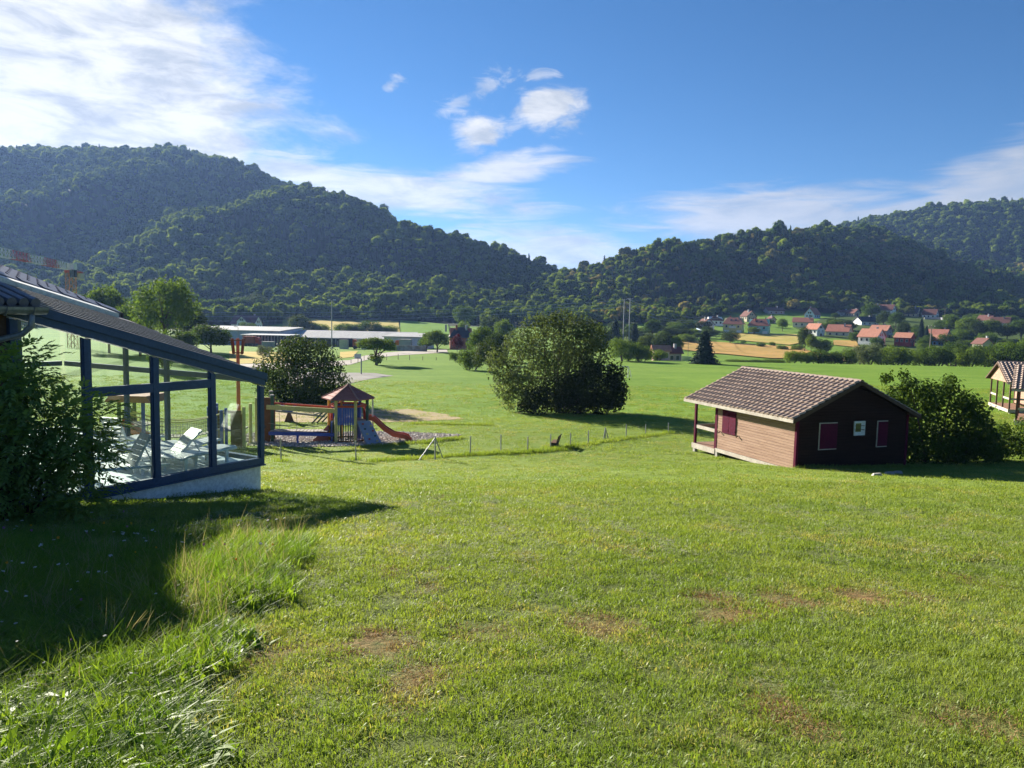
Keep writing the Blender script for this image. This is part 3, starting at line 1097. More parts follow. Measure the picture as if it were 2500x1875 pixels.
tree(1040 * D, 706 * D, 150, 64 * D, 'round', "green tree above the clipped dark bush group", seed=1)
tree(1075 * D, 712 * D, 135, 60 * D, 'dark', "dark tree between bush group and big willow bush", seed=2)
tree(1018 * D, 742 * D, 0, 66 * D, 'bush', "leafy bush at the left end of the dark bush group", base=800 * D, cat='shrub', seed=2)
tree(1058 * D, 735 * D, 0, 80 * D, 'dark', "dense dark bush left of the big willow bush", base=806 * D, cat='shrub', name='shrub', seed=3)
tree(982 * D, 757 * D, 145, 24 * D, 'light', "wispy light bush sticking out left of the bush group", cat='shrub', seed=2)
# right of the willow
tree(1348 * D, 724 * D, 0, 74 * D, 'light', "bright yellow green shrub right of the big willow bush", base=780 * D, cat='shrub', seed=3)
tree(1386 * D, 742 * D, 0, 46 * D, 'light', "lower bright shrub beside the yellow green one", base=781 * D, cat='shrub', seed=1)
tree(1420 * D, 752 * D, 168, 48 * D, 'bush', "low green bush before the red-roofed barn", cat='shrub', seed=1)
tree(1330 * D, 692 * D, 300, 40 * D, 'spruce', "dark conifer left behind the yellow green shrub", seed=1)
tree(1372 * D, 700 * D, 280, 40 * D, 'spruce', "dark conifer right behind the yellow green shrub", seed=2)
tree(1300 * D, 700 * D, 240, 60 * D, 'dark', "dark tree right behind the big willow bush", seed=1)
tree(1400 * D, 718 * D, 235, 46 * D, 'dark', "dark tree left of the two poles", seed=2)
tree(1436 * D, 716 * D, 230, 56 * D, 'dark', "dark leafy tree above the red-roofed barn", seed=3)
tree(1460 * D, 722 * D, 228, 36 * D, 'round', "small leafy tree right above the red-roofed barn", seed=2)
tree(1410 * D, 690 * D, 330, 40 * D, 'round', "tree with sunlit top at the edge of the shaded field", seed=3)
tree(1521 * D, 717 * D, 0, 70 * D, 'spruce', "large blue green spruce at the edge of the dry field", base=786 * D, seed=3)
tree(1577 * D, 713 * D, 0, 42 * D, 'dark', "round dark tree on the dry field below the yellow house", base=742 * D, seed=1)
tree(1495 * D, 708 * D, 0, 26 * D, 'bush', "small bush on the shaded meadow left of the spruce", base=727 * D, cat='shrub')
tree(1474 * D, 770 * D, 190, 16 * D, 'dark', "small dark clipped bush left of the spruce", cat='shrub', name='shrub')
tree(1462 * D, 766 * D, 190, 14 * D, 'dark', "tiny dark clipped bush beside the barn roof", cat='shrub', name='shrub')
for k, (xx, yt, yb, w_) in enumerate(((1605, 733, 742, 14), (1643, 738, 750, 22), (1668, 737, 748, 16), (1690, 744, 756, 26), (1722, 742, 757, 30))):
    tree(xx * D, yt * D, 0, w_ * D, 'bush', "%s small bush from the left on the dry field" % ORD[k], base=yb * D, group="bushes on the dry field", cat='shrub')
tree(1738 * D, 702 * D, 0, 34 * D, 'dark', "upright dark tree at the right end of the dry field", base=760 * D, seed=2)
tree(1752 * D, 722 * D, 0, 26 * D, 'round', "narrow green tree beside the upright dark tree", base=762 * D, seed=1)
tree(1776 * D, 727 * D, 0, 46 * D, 'light', "light green round tree right of the dry field", base=763 * D, name='tree', seed=2)
for k, (xx, yt, yb, w_, kd) in enumerate(((1712, 752, 786, 40, 'bush'), (1738, 755, 788, 44, 'light'), (1768, 750, 788, 50, 'bush'), (1796, 757, 788, 46, 'bush'), (1590, 775, 788, 50, 'bush'), (1630, 777, 788, 60, 'bush'), (1672, 774, 788, 56, 'bush'))):
    tree(xx * D, yt * D, 180 + k, w_ * D, kd, "%s bush of the low row behind the bright meadow, before the dry field" % ORD[k], group="low bushes behind the meadow", cat='shrub')
ROW = [(1822, 752, 60, 'bush'), (1850, 742, 60, 'grey'), (1878, 735, 66, 'grey'), (1910, 745, 60, 'bush'), (1940, 738, 66, 'bush'), (1968, 752, 54, 'bush'), (1998, 748, 60, 'bush'), (2028, 738, 66, 'bush'), (2062, 733, 66, 'bush'), (2096, 738, 66, 'bush'),
       (2128, 742, 60, 'bush'), (2160, 732, 70, 'bush'), (2195, 726, 74, 'bush'), (2230, 722, 74, 'bush')]
for k, (xx, yt, w_, kd) in enumerate(ROW):
    tree(xx * D, yt * D, 182 + (k * 7) % 12, w_ * D, kd, "%s%s from the left in the green tree row behind the right meadow" % (ORD[k], " grey leaved tree" if kd == 'grey' else " leafy tree"), name='tree', group="tree row behind the right meadow")
GARDEN = sorted(((1628, 706, 724, 30, 'round'), (1690, 688, 716, 24, 'round'), (1805, 690, 712, 36, 'round'), (1830, 690, 716, 40, 'dark'), (1780, 693, 712, 30, 'light'), (1883, 655, 690, 40, 'round'), (1908, 672, 705, 36, 'dark'), (1935, 672, 712, 34, 'round'), (1950, 690, 735, 30, 'dark'),
                                      (1988, 690, 742, 26, 'spruce'), (2000, 705, 742, 20, 'spruce'), (2060, 680, 725, 46, 'round'), (2036, 690, 722, 36, 'round'), (2085, 682, 730, 44, 'round'), (2110, 690, 735, 40, 'dark'), (2076, 705, 745, 36, 'light'), (2140, 690, 735, 44, 'round'), (2175, 695, 735, 46, 'dark'),
                                      (2205, 690, 738, 46, 'round'), (1870, 708, 735, 26, 'dark'), (1845, 712, 738, 26, 'bush'), (1895, 725, 752, 34, 'bush'), (1660, 688, 706, 18, 'round'), (1980, 655 + 45, 718, 20, 'dark'), (1920, 700, 722, 22, 'bush'), (2045, 715, 748, 40, 'bush'), (2130, 712, 750, 44, 'light')))


def garden_label(k):
    w_ = {'round': "rounded", 'dark': "dark", 'light': "light green", 'spruce': "pointed dark", 'bush': "low bushy"}[GARDEN[k][4]]
    n_ = len(GARDEN)
    return "%s garden tree between the village houses, %s from the %s" % (w_, ORD[k] if k < 14 else ORD[n_ - 1 - k], "left" if k < 14 else "right")


for k, (xx, yt, yb, w_, kd) in enumerate(GARDEN):
    tree(xx * D, yt * D, 0, w_ * D, kd, garden_label(k), name='tree', base=yb * D, group="garden trees between the village houses")

# ================================================================== VILLAGE
def plaster(name, c):
    return mat("plaster_" + name, c, tuple(x * .88 for x in c), .85, .2, .6)


P_WHITE, P_CREAM, P_BEIGE = plaster("white", (.80, .80, .78)), plaster("cream", (.74, .68, .50)), plaster("beige", (.42, .36, .27))
P_BLUE, P_SKY, P_PINK = plaster("pale_blue", (.50, .60, .76)), plaster("sky_blue", (.16, .36, .78)), plaster("pink", (.62, .40, .40))
P_TURQ, P_YEL, P_RED, P_GREY = plaster("turquoise", (.32, .58, .50)), plaster("yellow", (.66, .60, .28)), plaster("red", (.42, .05, .04)), plaster("grey", (.36, .36, .38))
P_BRICK = mat("brick_wall", (.40, .15, .10), (.30, .11, .08), .9, .1, 1.2)
R_RED = mat("red_roof_tiles", (.46, .20, .14), (.36, .15, .105), .85, .15, 1.2, 1.2, .4, 6)
R_ORA = mat("orange_roof_tiles", (.50, .235, .16), (.40, .18, .12), .85, .15, 1.2, 1.2, .4, 6)
R_BRN = mat("brown_roof_tiles", (.17, .08, .065), (.12, .06, .05), .85, .15, 1.2, 1.2, .4, 6)
R_DRK = mat("slate_roof", (.045, .05, .065), (.03, .033, .045), .7, .3, 1.2, 1.2, .3, 6)
R_PUR = mat("purple_roof_tiles", (.15, .075, .095), (.11, .06, .075), .85, .15, 1.0, 1.2, .3, 6)
M_PANE = mat("window_pane", (.03, .04, .055), (.02, .03, .04), .15, .6, 1)
M_WFR = mat("window_frame_white", (.72, .72, .72), None, .5)
M_CONC = mat("concrete", (.42, .40, .37), (.30, .28, .26), .9, .2, .8, 1.2, .3, 12)
M_DARKWOOD = mat("dark_timber", (.10, .06, .04), None, .85)
_b = MB().box(-.5, .5, -.04, .03, -.6, .6)
WIN_ME = _b.mesh("window", M_WFR)
PANE_ME = MB().box(-.42, .42, -.06, .0, -.52, .52).mesh("pane", M_PANE)
DOOR_ME = MB().box(-.5, .5, -.05, .03, 0, 2.1).mesh("door", M_DARKWOOD)
BALC = MB().box(-1.6, 1.6, -1.1, 0.0, -.15, 0).box(-1.6, 1.6, -1.1, -1.02, 0, .9).box(-1.6, -1.52, -1.02, 0, 0, .9).box(1.52, 1.6, -1.02, 0, 0, .9)


def add_window(root, loc, rotz, s=1.0):
    w = link("window", WIN_ME, root, loc, (0, 0, rotz), (s, 1, s))
    link("pane", PANE_ME, w)


HPX, HLAB = [], []


def house(label, X0, X1, Yb, Yt, wall, roof, facing='gable', ang=0.0, pitch=42, name='house', rows=2, balcony=False, chim=1, group="houses of the village on the slope", depth=None, hip=0.0, lratio=1.25, far=700, wmat2=None, garage=False, sky=0, cat='house'):
    HPX.append((X0, X1, Yb))
    HLAB.append(label)
    xc = (X0 + X1) / 2
    p = at(xc, Yb, depth) if depth else gp(xc, Yb, far)
    d = p.y
    if depth:
        p.z = Hs(p.x, p.y)
    tot = max(at(xc, Yt, d).z - p.z, 3.5)
    Wv = (X1 - X0) * d / FPX
    a = R_(ang)
    ca_, sa_ = abs(math.cos(a)), abs(math.sin(a))
    if facing == 'gable':
        Wd = Wv / (ca_ + lratio * sa_)
        L = Wd * lratio
        rz_ = a
    else:
        L = Wv / (ca_ + sa_ / lratio)
        Wd = L / lratio
        rz_ = a + math.pi / 2
    rise = min(math.tan(R_(pitch)) * Wd / 2, tot - 2.3)
    ze = tot - rise
    cx_, cy_ = p.x, p.y + (L / 2 if facing == 'gable' else Wd / 2)
    r = thing(name, label, cat, (cx_, cy_, p.z), rz_, group)
    h = Wd / 2
    mb = MB()
    mb.prism([(-h, -L / 2, -2.5), (h, -L / 2, -2.5), (h, -L / 2, ze), (0, -L / 2, tot - .02), (-h, -L / 2, ze)], (0, L, 0))
    mb.build("wall", wall, r)
    ov, th, k = .45, .22, rise / h
    mb = MB()
    for s in (-1, 1):
        e0 = (s * (h + ov), ze - ov * k)
        yh = hip * L * .5
        if hip:
            mb.hexa([(e0[0], -L / 2 - ov, e0[1]), (0, -L / 2 + yh, tot), (0, L / 2 - yh, tot), (e0[0], L / 2 + ov, e0[1]),
                     (e0[0], -L / 2 - ov, e0[1] + th), (0, -L / 2 + yh, tot + th), (0, L / 2 - yh, tot + th), (e0[0], L / 2 + ov, e0[1] + th)])
        else:
            mb.prism([(e0[0], -L / 2 - ov, e0[1]), (0, -L / 2 - ov, tot), (0, -L / 2 - ov, tot + th), (e0[0], -L / 2 - ov, e0[1] + th)], (0, L + 2 * ov, 0))
    if hip:
        for s in (-1, 1):
            y0, y1 = s * (L / 2 + ov), s * (L / 2 - hip * L * .5)
            mb.add([(-h - ov, y0, ze - ov * k + th), (h + ov, y0, ze - ov * k + th), (0, y1, tot + th + .01)], [(0, 1, 2)])
    ro = mb.build("roof", roof, r)
    rr = random.Random(label)
    for c_ in range(chim):
        yy = (-.25 + .5 * c_ + rr.uniform(-.08, .08)) * L
        xx = rr.choice((-.25, .25)) * h
        MB().box(xx - .3, xx + .3, yy - .3, yy + .3, tot - 1.2, tot + .8).box(xx - .36, xx + .36, yy - .36, yy + .36, tot + .8, tot + .92).build("chimney", P_BRICK if c_ % 2 else P_GREY, ro)
    # windows on the gable and on the two long sides
    nfl = max(1, min(rows, int(ze / 2.5)))
    for f in range(nfl):
        z = ze - 1.3 - (nfl - 1 - f) * 2.6
        if z < .7:
            continue
        for t in (-.5, .5):
            add_window(r, (t * h, -L / 2, z), 0)
        for t in (-.3, .02, .32):
            add_window(r, (-h, t * L, z), -math.pi / 2)
            add_window(r, (h, t * L, z), math.pi / 2)
    if rise > 2.2:
        for t in (-.2, .2):
            add_window(r, (t * h, -L / 2, ze + .8), 0)
    link("door", DOOR_ME, r, (0 if rows < 2 else .12 * h, -L / 2, 0))
    if balcony:
        m_ = MB(Matrix.Translation((0, -L / 2, max(ze - 2.4, 1.5))) if facing == 'gable' else Matrix.Translation((-h, 0, max(ze - 2.0, 2.0))) @ Matrix.Rotation(-math.pi / 2, 4, 'Z'))
        m_.add(BALC.v, BALC.f)
        m_.build("balcony", M_WFR, r)
    if garage:
        for t in (-.36, .30):
            MB().box(-h - .9, -h - .003, t * L - .12 * L, t * L + .12 * L, -1.6, 1.4).build("garage", P_WHITE, r)
        MB().box(-h - 1.0, -h - .004, -.2 * L, .16 * L, -1.6, .2).build("garage_gate", M_PANE, r)
    for q in range(sky):
        t = -.12 + .24 * q
        xm, zm = -h * .45, ze + rise * .55 + th
        m_ = MB(Matrix.Translation((xm, t * L, zm)) @ Matrix.Rotation(-math.atan(k), 4, 'Y'))
        m_.box(-.55, .55, -.45, .45, -.02, .08)
        m_.build("skylight", M_PANE, ro)
    return r


def h5(*a, **k):
    (x0, x1, yb, yt) = a[1]
    return house(a[0], 1640 + x0 / 4.809, 1640 + x1 / 4.809, 700 + yb / 4.809, 700 + yt / 4.809, *a[2:], **k)


def h6(*a, **k):
    (x0, x1, yb, yt) = a[1]
    return house(a[0], 2040 + x0 / 4.809, 2040 + x1 / 4.809, 700 + yb / 4.809, 700 + yt / 4.809, *a[2:], **k)


h5("pale blue gabled house in the shade, leftmost of the village", (330, 500, 520, 378), P_BLUE, R_BRN, 'gable', 8, 40, balcony=True)
h5("white house with brown hipped roof behind the pale blue one", (432, 605, 460, 352), P_WHITE, R_BRN, 'side', 5, 32, hip=.8)
h5("yellow two-family house with large red roof and white garages", (615, 890, 545, 366), P_YEL, R_RED, 'side', -26, 37, hip=.35, balcony=True, garage=True, chim=2, sky=2, lratio=1.2)
h5("turquoise two-family house with large red roof and white garages", (912, 1195, 556, 382), P_TURQ, R_RED, 'side', -26, 37, hip=.35, balcony=True, garage=True, chim=2, sky=2, lratio=1.2)
h5("beige gabled house rising between the two red-roofed two-family houses", (842, 992, 412, 286), P_BEIGE, R_BRN, 'gable', 14, 44)
h5("low dark house with brown roof in the shade under the forest", (1120, 1325, 322, 244), P_GREY, R_BRN, 'side', 4, 34, rows=1)
h5("small brown gabled house right behind the turquoise house", (1140, 1222, 432, 350), P_BEIGE, R_BRN, 'gable', 10, 44, rows=1)
h5("tall pale blue house with steep red roof under the forest", (1585, 1775, 372, 250), P_BLUE, R_RED, 'gable', -48, 50)
h5("long low house with bright red roof left of the balcony house", (1438, 1700, 482, 366), P_CREAM, R_RED, 'side', -24, 30, rows=1)
h5("white house with twin pink gables beside the upright dark tree", (1612, 1806, 582, 436), P_WHITE, R_ORA, 'gable', 30, 42, balcony=True)
h5("beige house with wide red roof half hidden by garden bushes", (1862, 2175, 582, 450), P_CREAM, R_RED, 'gable', 52, 40)
h6("large white house with bright red roof above the grey leaved trees", (322, 622, 692, 500), P_WHITE, R_ORA, 'gable', 38, 40, lratio=1.1)
h6("pink house with orange roof and balconies behind the large white house", (448, 698, 600, 456), P_PINK, R_ORA, 'gable', 42, 36, balcony=True)
h6("small red timber house with orange roof", (738, 962, 708, 545), P_RED, R_ORA, 'gable', 42, 36, rows=1)
h6("white house with low red wing behind the blue house", (1128, 1392, 628, 505), P_BLUE, R_RED, 'gable', 46, 38)
h6("sky blue house with bright orange roof", (1185, 1412, 698, 572), P_SKY, R_ORA, 'gable', 42, 40, rows=1)
h6("small beige gable peeking out of the tree row at right", (1700, 1852, 700, 610), P_BEIGE, R_BRN, 'gable', 8, 40, rows=1, depth=262)
h6("white gabled house with brown roof at the left of the upper street", (540, 735, 352, 210), P_WHITE, R_BRN, 'gable', 44, 46)
h6("cream gabled house touching the white one on the upper street", (690, 824, 322, 215), P_CREAM, R_BRN, 'gable', 40, 46)
h6("cream gabled house with dark slate roof on the upper street", (822, 1042, 352, 240), P_CREAM, R_DRK, 'gable', 42, 46)
h6("white steep house with skylight at the right of the upper street", (1058, 1242, 366, 265), P_WHITE, R_BRN, 'gable', 46, 50)
h6("pale blue house with brown roof at the far right of the village", (1722, 1902, 450, 336), P_BLUE, R_BRN, 'gable', 28, 42)
h6("white house with long brown roof at the right edge of the village", (1872, 2112, 482, 360), P_WHITE, R_BRN, 'gable', 50, 40)
h6("low brown-roofed house in the shade left of the light round tree", (50, 182, 340, 276), P_GREY, R_BRN, 'side', 0, 34, rows=1)
h6("grey beige house in the shade beside the light round tree", (170, 302, 352, 266), P_BEIGE, R_BRN, 'gable', 20, 40, rows=1)
h6("dark slate-roofed house with white gable in the middle of the village", (272, 512, 456, 356), P_WHITE, R_DRK, 'side', 8, 46)
h6("narrow white house with orange gable right of the light round tree", (452, 542, 342, 212), P_WHITE, R_ORA, 'gable', 20, 46)
house("tiny red-roofed house on the wooded spur at right", 2354, 2384, 687, 673, P_WHITE, R_RED, 'side', -20, 36, rows=1, far=1200, group="houses on the wooded spur")
house("tiny white house with orange gable on the wooded spur at right", 2420, 2456, 697, 681, P_WHITE, R_ORA, 'side', -20, 36, rows=1, far=1200, group="houses on the wooded spur")
# long garden wall and shed roof on the upper street
for lab, q, mm in (("long pale wall below the upper street houses", (1040, 1270, 385, 362), M_CONC), ("long low grey shed roof on the upper street", (1270, 1452, 396, 364), mat("grey_sheet", (.36, .36, .40)))):
    x0, x1, yb, yt = q
    a, b_ = gp(2040 + x0 / 4.809, 700 + yb / 4.809), gp(2040 + x1 / 4.809, 700 + yb / 4.809)
    r = thing("garden_wall" if 'wall' in lab else "shed", lab, "wall" if 'wall' in lab else "shed", a)
    hh = (yb - yt) / 4.809 * a.y / FPX
    m_ = MB(Matrix.Translation(-a))
    m_.bar(a + Vector((0, 0, hh * .4 - .6)), b_ + Vector((0, 0, hh * .4 - .6)), .4 if 'wall' in lab else 5, hh * 1.2 + 1.2)
    m_.build("wall", mm, r)
    m_ = MB(Matrix.Translation(-a))
    m_.bar(a + Vector((0, 0, hh + .06)), b_ + Vector((0, 0, hh + .06)), .7 if 'wall' in lab else 6, .12)
    m_.build("coping" if 'wall' in lab else "roof", mm, r)

# dense greenery between the village houses
rgv = random.Random(17)
SEEN = {}


def green_label(X, Y, kd):
    """Say which house the tree stands nearest to, and on which side of it."""
    i_ = min(range(len(HPX)), key=lambda q: abs((HPX[q][0] + HPX[q][1]) / 2 - X) + 1.6 * abs(HPX[q][2] - Y))
    h_ = HLAB[i_]
    for cut in (" beside", " behind", " under", " of the", " at the", " on the", " above", " left of", " right ", " rising", " peeking", " touching", " in the", " half", ", "):
        h_ = h_.split(cut)[0]
    dx_, dy_ = X - (HPX[i_][0] + HPX[i_][1]) / 2, Y - HPX[i_][2]
    side_ = "in front of" if dy_ > 8 else ("behind" if dy_ < -8 else ("left of" if dx_ < 0 else "right of"))
    w_ = {'round': "rounded", 'bush': "bushy", 'dark': "dark", 'light': "light green"}[kd]
    t_ = "%s tree %s the %s" % (w_, side_, h_)
    SEEN[t_] = SEEN.get(t_, 0) + 1
    return t_ if SEEN[t_] == 1 else "%s %s" % ("another" if SEEN[t_] == 2 else ORD[SEEN[t_] - 1], t_)


for k in range(460):
    X, Y = rgv.uniform(1945, 2490), rgv.uniform(770, 868)
    if X < 2090 and Y > 812 or (X < 2010 and 775 < Y < 800) or Y - 770 < (2060 - X) * .2:
        continue
    w_ = rgv.uniform(20, 40) * (.72 if Y < 800 else 1.1)
    if any(a_ - 10 < X < b_ + 10 and c_ - 10 < Y < c_ + 44 for a_, b_, c_ in HPX):
        continue
    kd = rgv.choice(('round', 'bush', 'dark', 'bush', 'round', 'light'))
    tree(X, Y - w_ * rgv.uniform(.55, .8), 0, w_, kd, green_label(X, Y, kd), name='tree', base=Y, group="dense garden greenery of the village")
for k in range(26):
    X, Y = rgv.uniform(1500, 1740), rgv.uniform(806, 838)
    w_ = rgv.uniform(26, 48)
    tree(X, Y - w_ * rgv.uniform(.5, .8), 0, w_, rgv.choice(('dark', 'bush', 'dark', 'round')), "dark tree in the shaded copse left of the village, beyond the barn", name='tree', base=Y, group="shaded copse left of the village")

# ------------------------------------------------------------------ single houses beyond the meadow
house("white house with purple brown roof and front gable behind the factory", 562, 630, 802, 771, P_WHITE, R_PUR, 'side', -12, 44, rows=1, depth=345, group="houses beyond the meadow", lratio=1.6)
FG = house("front gable wing of the white purple-roofed house", 577, 607, 802, 772, P_WHITE, R_PUR, 'gable', -12, 44, rows=1, depth=341, chim=0, group="houses beyond the meadow", lratio=.7, name='house_wing', cat='house wing')
house("red brick house with dark slate hipped roof and white chimneys", 1094, 1152, 852, 801, P_BRICK, R_DRK, 'side', 6, 42, hip=.55, chim=3, depth=230, group="houses beyond the meadow", lratio=1.15)
house("barn with dark red roof at the edge of the bright meadow", 1612, 1664, 885, 856, P_BEIGE, mat("dark_red_tiles", (.17, .05, .04), None, .85), 'side', 8, 44, rows=1, depth=188, group="houses beyond the meadow", name='barn', cat='barn')
house("low pink-roofed lean-to in front of the dark red barn", 1596, 1634, 882, 866, P_PINK, R_ORA, 'side', 0, 34, rows=1, depth=180, group="houses beyond the meadow", name='shed', cat='shed', chim=0)
p = at(1675, 886, 172)
p.z = Hs(p.x, p.y)
r = thing("white_tent", "white tarpaulin canopy beside the dark red barn", "tent", p)
MB().add([(-1.0, 0, 1.15), (1.3, -.2, 1.0), (.4, .8, 0.05), (-.9, .8, 0.02), (-1.0, 0, 1.08), (1.3, -.2, .93), (.4, .8, 0.0), (-.9, .8, -.03)], MB.HEX).build("canopy", M_WFR, r)
for xx, yy, zz in ((-1.0, 0, 1.1), (1.3, -.2, .95)):
    MB().tube([(xx, yy, -.3), (xx, yy, zz)], .03).build("pole", M_CONC, r)

# ================================================================== FACTORY SHEDS
M_SHEET = mat("pale_roof_sheet", (.46, .45, .42), (.36, .35, .33), .6, .3, .3, 1.0, .4, 3, stretch=(1, .1, 1))
M_BLUEWALL = mat("pale_blue_cladding", (.46, .52, .64), (.40, .46, .58), .6, .3, .3)
M_DARK = mat("dark_opening", (.05, .05, .055), (.10, .09, .085), .9, .1, .6)


def shed(label, X0, X1, depth, Yb, Ye, Yr, wall, roofm, dep=14, ang=0.0, name="factory_shed", bays=8, front=M_DARK, fascia=None):
    a = at((X0 + X1) / 2, Yb, depth)
    a.z = Hs(a.x, a.y)
    L = (X1 - X0) * depth / FPX
    ze = at((X0 + X1) / 2, Ye, depth).z - a.z
    zr = at((X0 + X1) / 2, Yr, depth + dep).z - a.z
    r = thing(name, label, "factory building", a, R_(ang), "factory buildings beyond the meadow")
    MB().hexa([(-L / 2, .3, -2), (L / 2, .3, -2), (L / 2, dep, -2), (-L / 2, dep, -2), (-L / 2, .3, ze - .2), (L / 2, .3, ze - .2), (L / 2, dep, zr - .2), (-L / 2, dep, zr - .2)]).build("wall", front, r)
    MB().hexa([(-L / 2 - .4, -.5, ze - .15), (L / 2 + .4, -.5, ze - .15), (L / 2 + .4, dep, zr - .15), (-L / 2 - .4, dep, zr - .15), (-L / 2 - .4, -.5, ze + .05), (L / 2 + .4, -.5, ze + .05), (L / 2 + .4, dep, zr + .05), (-L / 2 - .4, dep, zr + .05)]).build("roof", roofm, r)
    if bays:
        for k in range(bays + 1):
            x = -L / 2 + .3 + (L - .6) * k / bays
            MB().box(x - .15, x + .15, -.1, .297, -1, ze - .16).build("post", M_CONC, r)
            if k < bays and k % 2:
                MB().box(x + .4, x + L / bays - .6, .1, .296, 0, ze * .7).build("gate", M_CONC, r)
    if fascia:
        MB().box(-L / 2, L / 2, -.12, .298, ze - fascia, ze - .17).build("cladding", M_BLUEWALL, r)
    return r


shed("long low factory shed with pale corrugated roof behind the truck yard", 690, 1000, 240, 848, 826, 808, M_CONC, M_SHEET, 15, -2, bays=12)
shed("flat-roofed factory hall with pale blue cladding left of the long shed", 462, 684, 236, 846, 806, 796, M_CONC, M_SHEET, 22, -3, bays=0, front=M_BLUEWALL)
shed("open canopy with dark bays before the flat-roofed factory hall", 590, 704, 222, 846, 818, 815, M_CONC, mat("canopy_sheet", (.60, .60, .58), None, .6), 10, -2, name="canopy_shed", bays=14)
shed("pale blue clad workshop block at the right end of the long shed", 936, 1038, 232, 848, 822, 813, M_CONC, M_SHEET, 16, -4, name="workshop", bays=0, front=M_BLUEWALL)
a = at(936, 860, 196)
b_ = at(1042, 858, 192)
a.z, b_.z = Hs(a.x, a.y), Hs(b_.x, b_.y)
r = thing("concrete_wall", "stained concrete yard wall beside the gravel road", "wall", a)
nseg = 5
for k in range(nseg):
    p0, p1 = a.lerp(b_, k / nseg), a.lerp(b_, (k + .985) / nseg)
    MB(Matrix.Translation(-a)).bar(p0 + Vector((0, 0, .55)), p1 + Vector((0, 0, .55)), .25, 1.7).build("panel", mat("stained_concrete", (.45, .44, .42), (.22, .20, .18), .9, .1, .7, 1.6, .2, 6), r)


def truck(label, X, Yb, depth, cabm, boxm, L=6.0, ang=0.0, cat="truck"):
    a = at(X, Yb, depth)
    a.z = Hs(a.x, a.y)
    r = thing("truck", label, cat, a, R_(ang), "vehicles in the factory yard")
    MB().box(-L / 2, L * .22, -1.15, 1.15, .9, 2.9).build("cargo_box", boxm, r)
    MB().prism([(L * .25, -1.1, .6), (L * .5, -1.1, .6), (L * .5, -1.1, 1.6), (L * .44, -1.1, 2.5), (L * .25, -1.1, 2.6)], (0, 2.2, 0)).build("cab", cabm, r)
    MB().prism([(L * .5 + .01, -.95, 1.6), (L * .44 + .01, -.95, 2.35), (L * .44 - .05, -.95, 2.35), (L * .5 - .05, -.95, 1.6)], (0, 1.9, 0)).build("windscreen", M_PANE, r)
    MB().box(-L / 2, L * .5, -.5, .5, .55, .88).build("chassis", M_DARK, r)
    for x in (-L * .32, L * .36):
        for s in (-1, 1):
            MB().tube([(x, s * 1.15, .45), (x, s * .8, .45)], .45, 12).build("wheel", M_DARK, r)
    return r


M_ORANGE = mat("orange_paint", (.62, .13, .04), None, .5, .4)
M_WHITE = mat("white_paint", (.70, .70, .70), None, .5, .4)
M_NAVY = mat("dark_tarpaulin", (.05, .06, .09), None, .7)
truck("orange cab truck with dark box in the factory yard", 850, 846, 205, M_ORANGE, M_NAVY, 5.0, 8)
truck("white truck right of the orange cab truck", 884, 845, 212, M_WHITE, mat("grey_paint", (.38, .40, .42), None, .5), 4.2, -12)
truck("red truck under the open canopy", 616, 838, 216, mat("red_paint", (.50, .06, .03), None, .5), mat("rust_red", (.35, .08, .04), None, .6), 4.6, 0)
truck("low orange trailer truck before the workshop block", 985, 838, 226, M_ORANGE, M_CONC, 4.8, 176)
for k, (X, Yb, hh, ww, mm) in enumerate(((905, 850, 2.6, 1.6, M_CONC), (840, 838, 2.4, 2.2, mat("cream_tank", (.58, .54, .44), None, .5)), (655, 842, 1.5, 3.0, mat("grey_pallets", (.34, .33, .33), None, .9)), (895, 836, 1.3, 2.6, M_WHITE))):
    a = at(X, Yb, 203)
    a.z = Hs(a.x, a.y)
    r = thing("yard_container", ("tall grey silo box right of the white truck", "cream tank container behind the orange cab truck", "low stack of grey crates under the open canopy", "white skip behind the white truck")[k], "container", a)
    MB().box(-ww / 2, ww / 2, -.8, .8, -.2, hh).build("body", mm, r)
    MB().box(-ww / 2 - .05, ww / 2 + .05, -.85, .85, hh, hh + .1).build("lid", M_CONC, r)

# ================================================================== CRANE
M_CR = mat("crane_red", (.50, .09, .06), (.36, .07, .05), .6, .3, .6)
M_CW = mat("crane_white", (.66, .66, .66), None, .6)
M_CY = mat("crane_yellow", (.55, .28, .06), (.42, .20, .05), .6, .3, .6)
CX = at(172, 660, 170)
gz = Hs(CX.x, CX.y)
crane = thing("tower_crane", "red and white tower crane on yellow lattice mast above the trees", "crane", (CX.x, CX.y, gz))
jz = CX.z - gz


def lattice(mb, a, b, w, h, n, tri=False, r=.07):
    """Lattice girder: chords with zigzag bracing."""
    a, b = Vector(a), Vector(b)
    d = (b - a).normalized()
    up = Vector((0, 0, 1)) if abs(d.z) < .9 else Vector((0, 1, 0))
    s = d.cross(up).normalized()
    u = s.cross(d)
    off = [s * -w / 2, s * w / 2, u * h] if tri else [s * -w / 2 - u * h / 2, s * w / 2 - u * h / 2, s * w / 2 + u * h / 2, s * -w / 2 + u * h / 2]
    for q in off:
        mb.bar(a + q, b + q, r * 1.7, r * 1.7)
    m = len(off)
    for i in range(n):
        p, q = a.lerp(b, i / n), a.lerp(b, (i + 1) / n)
        for k in range(m):
            o1, o2 = off[k], off[(k + 1) % m]
            mb.bar(p + o1, q + o2 if not tri else a.lerp(b, (i + .5) / n) + o2, r, r)
            mb.bar((a.lerp(b, (i + .5) / n) if tri else q) + o2, q + o1, r, r)


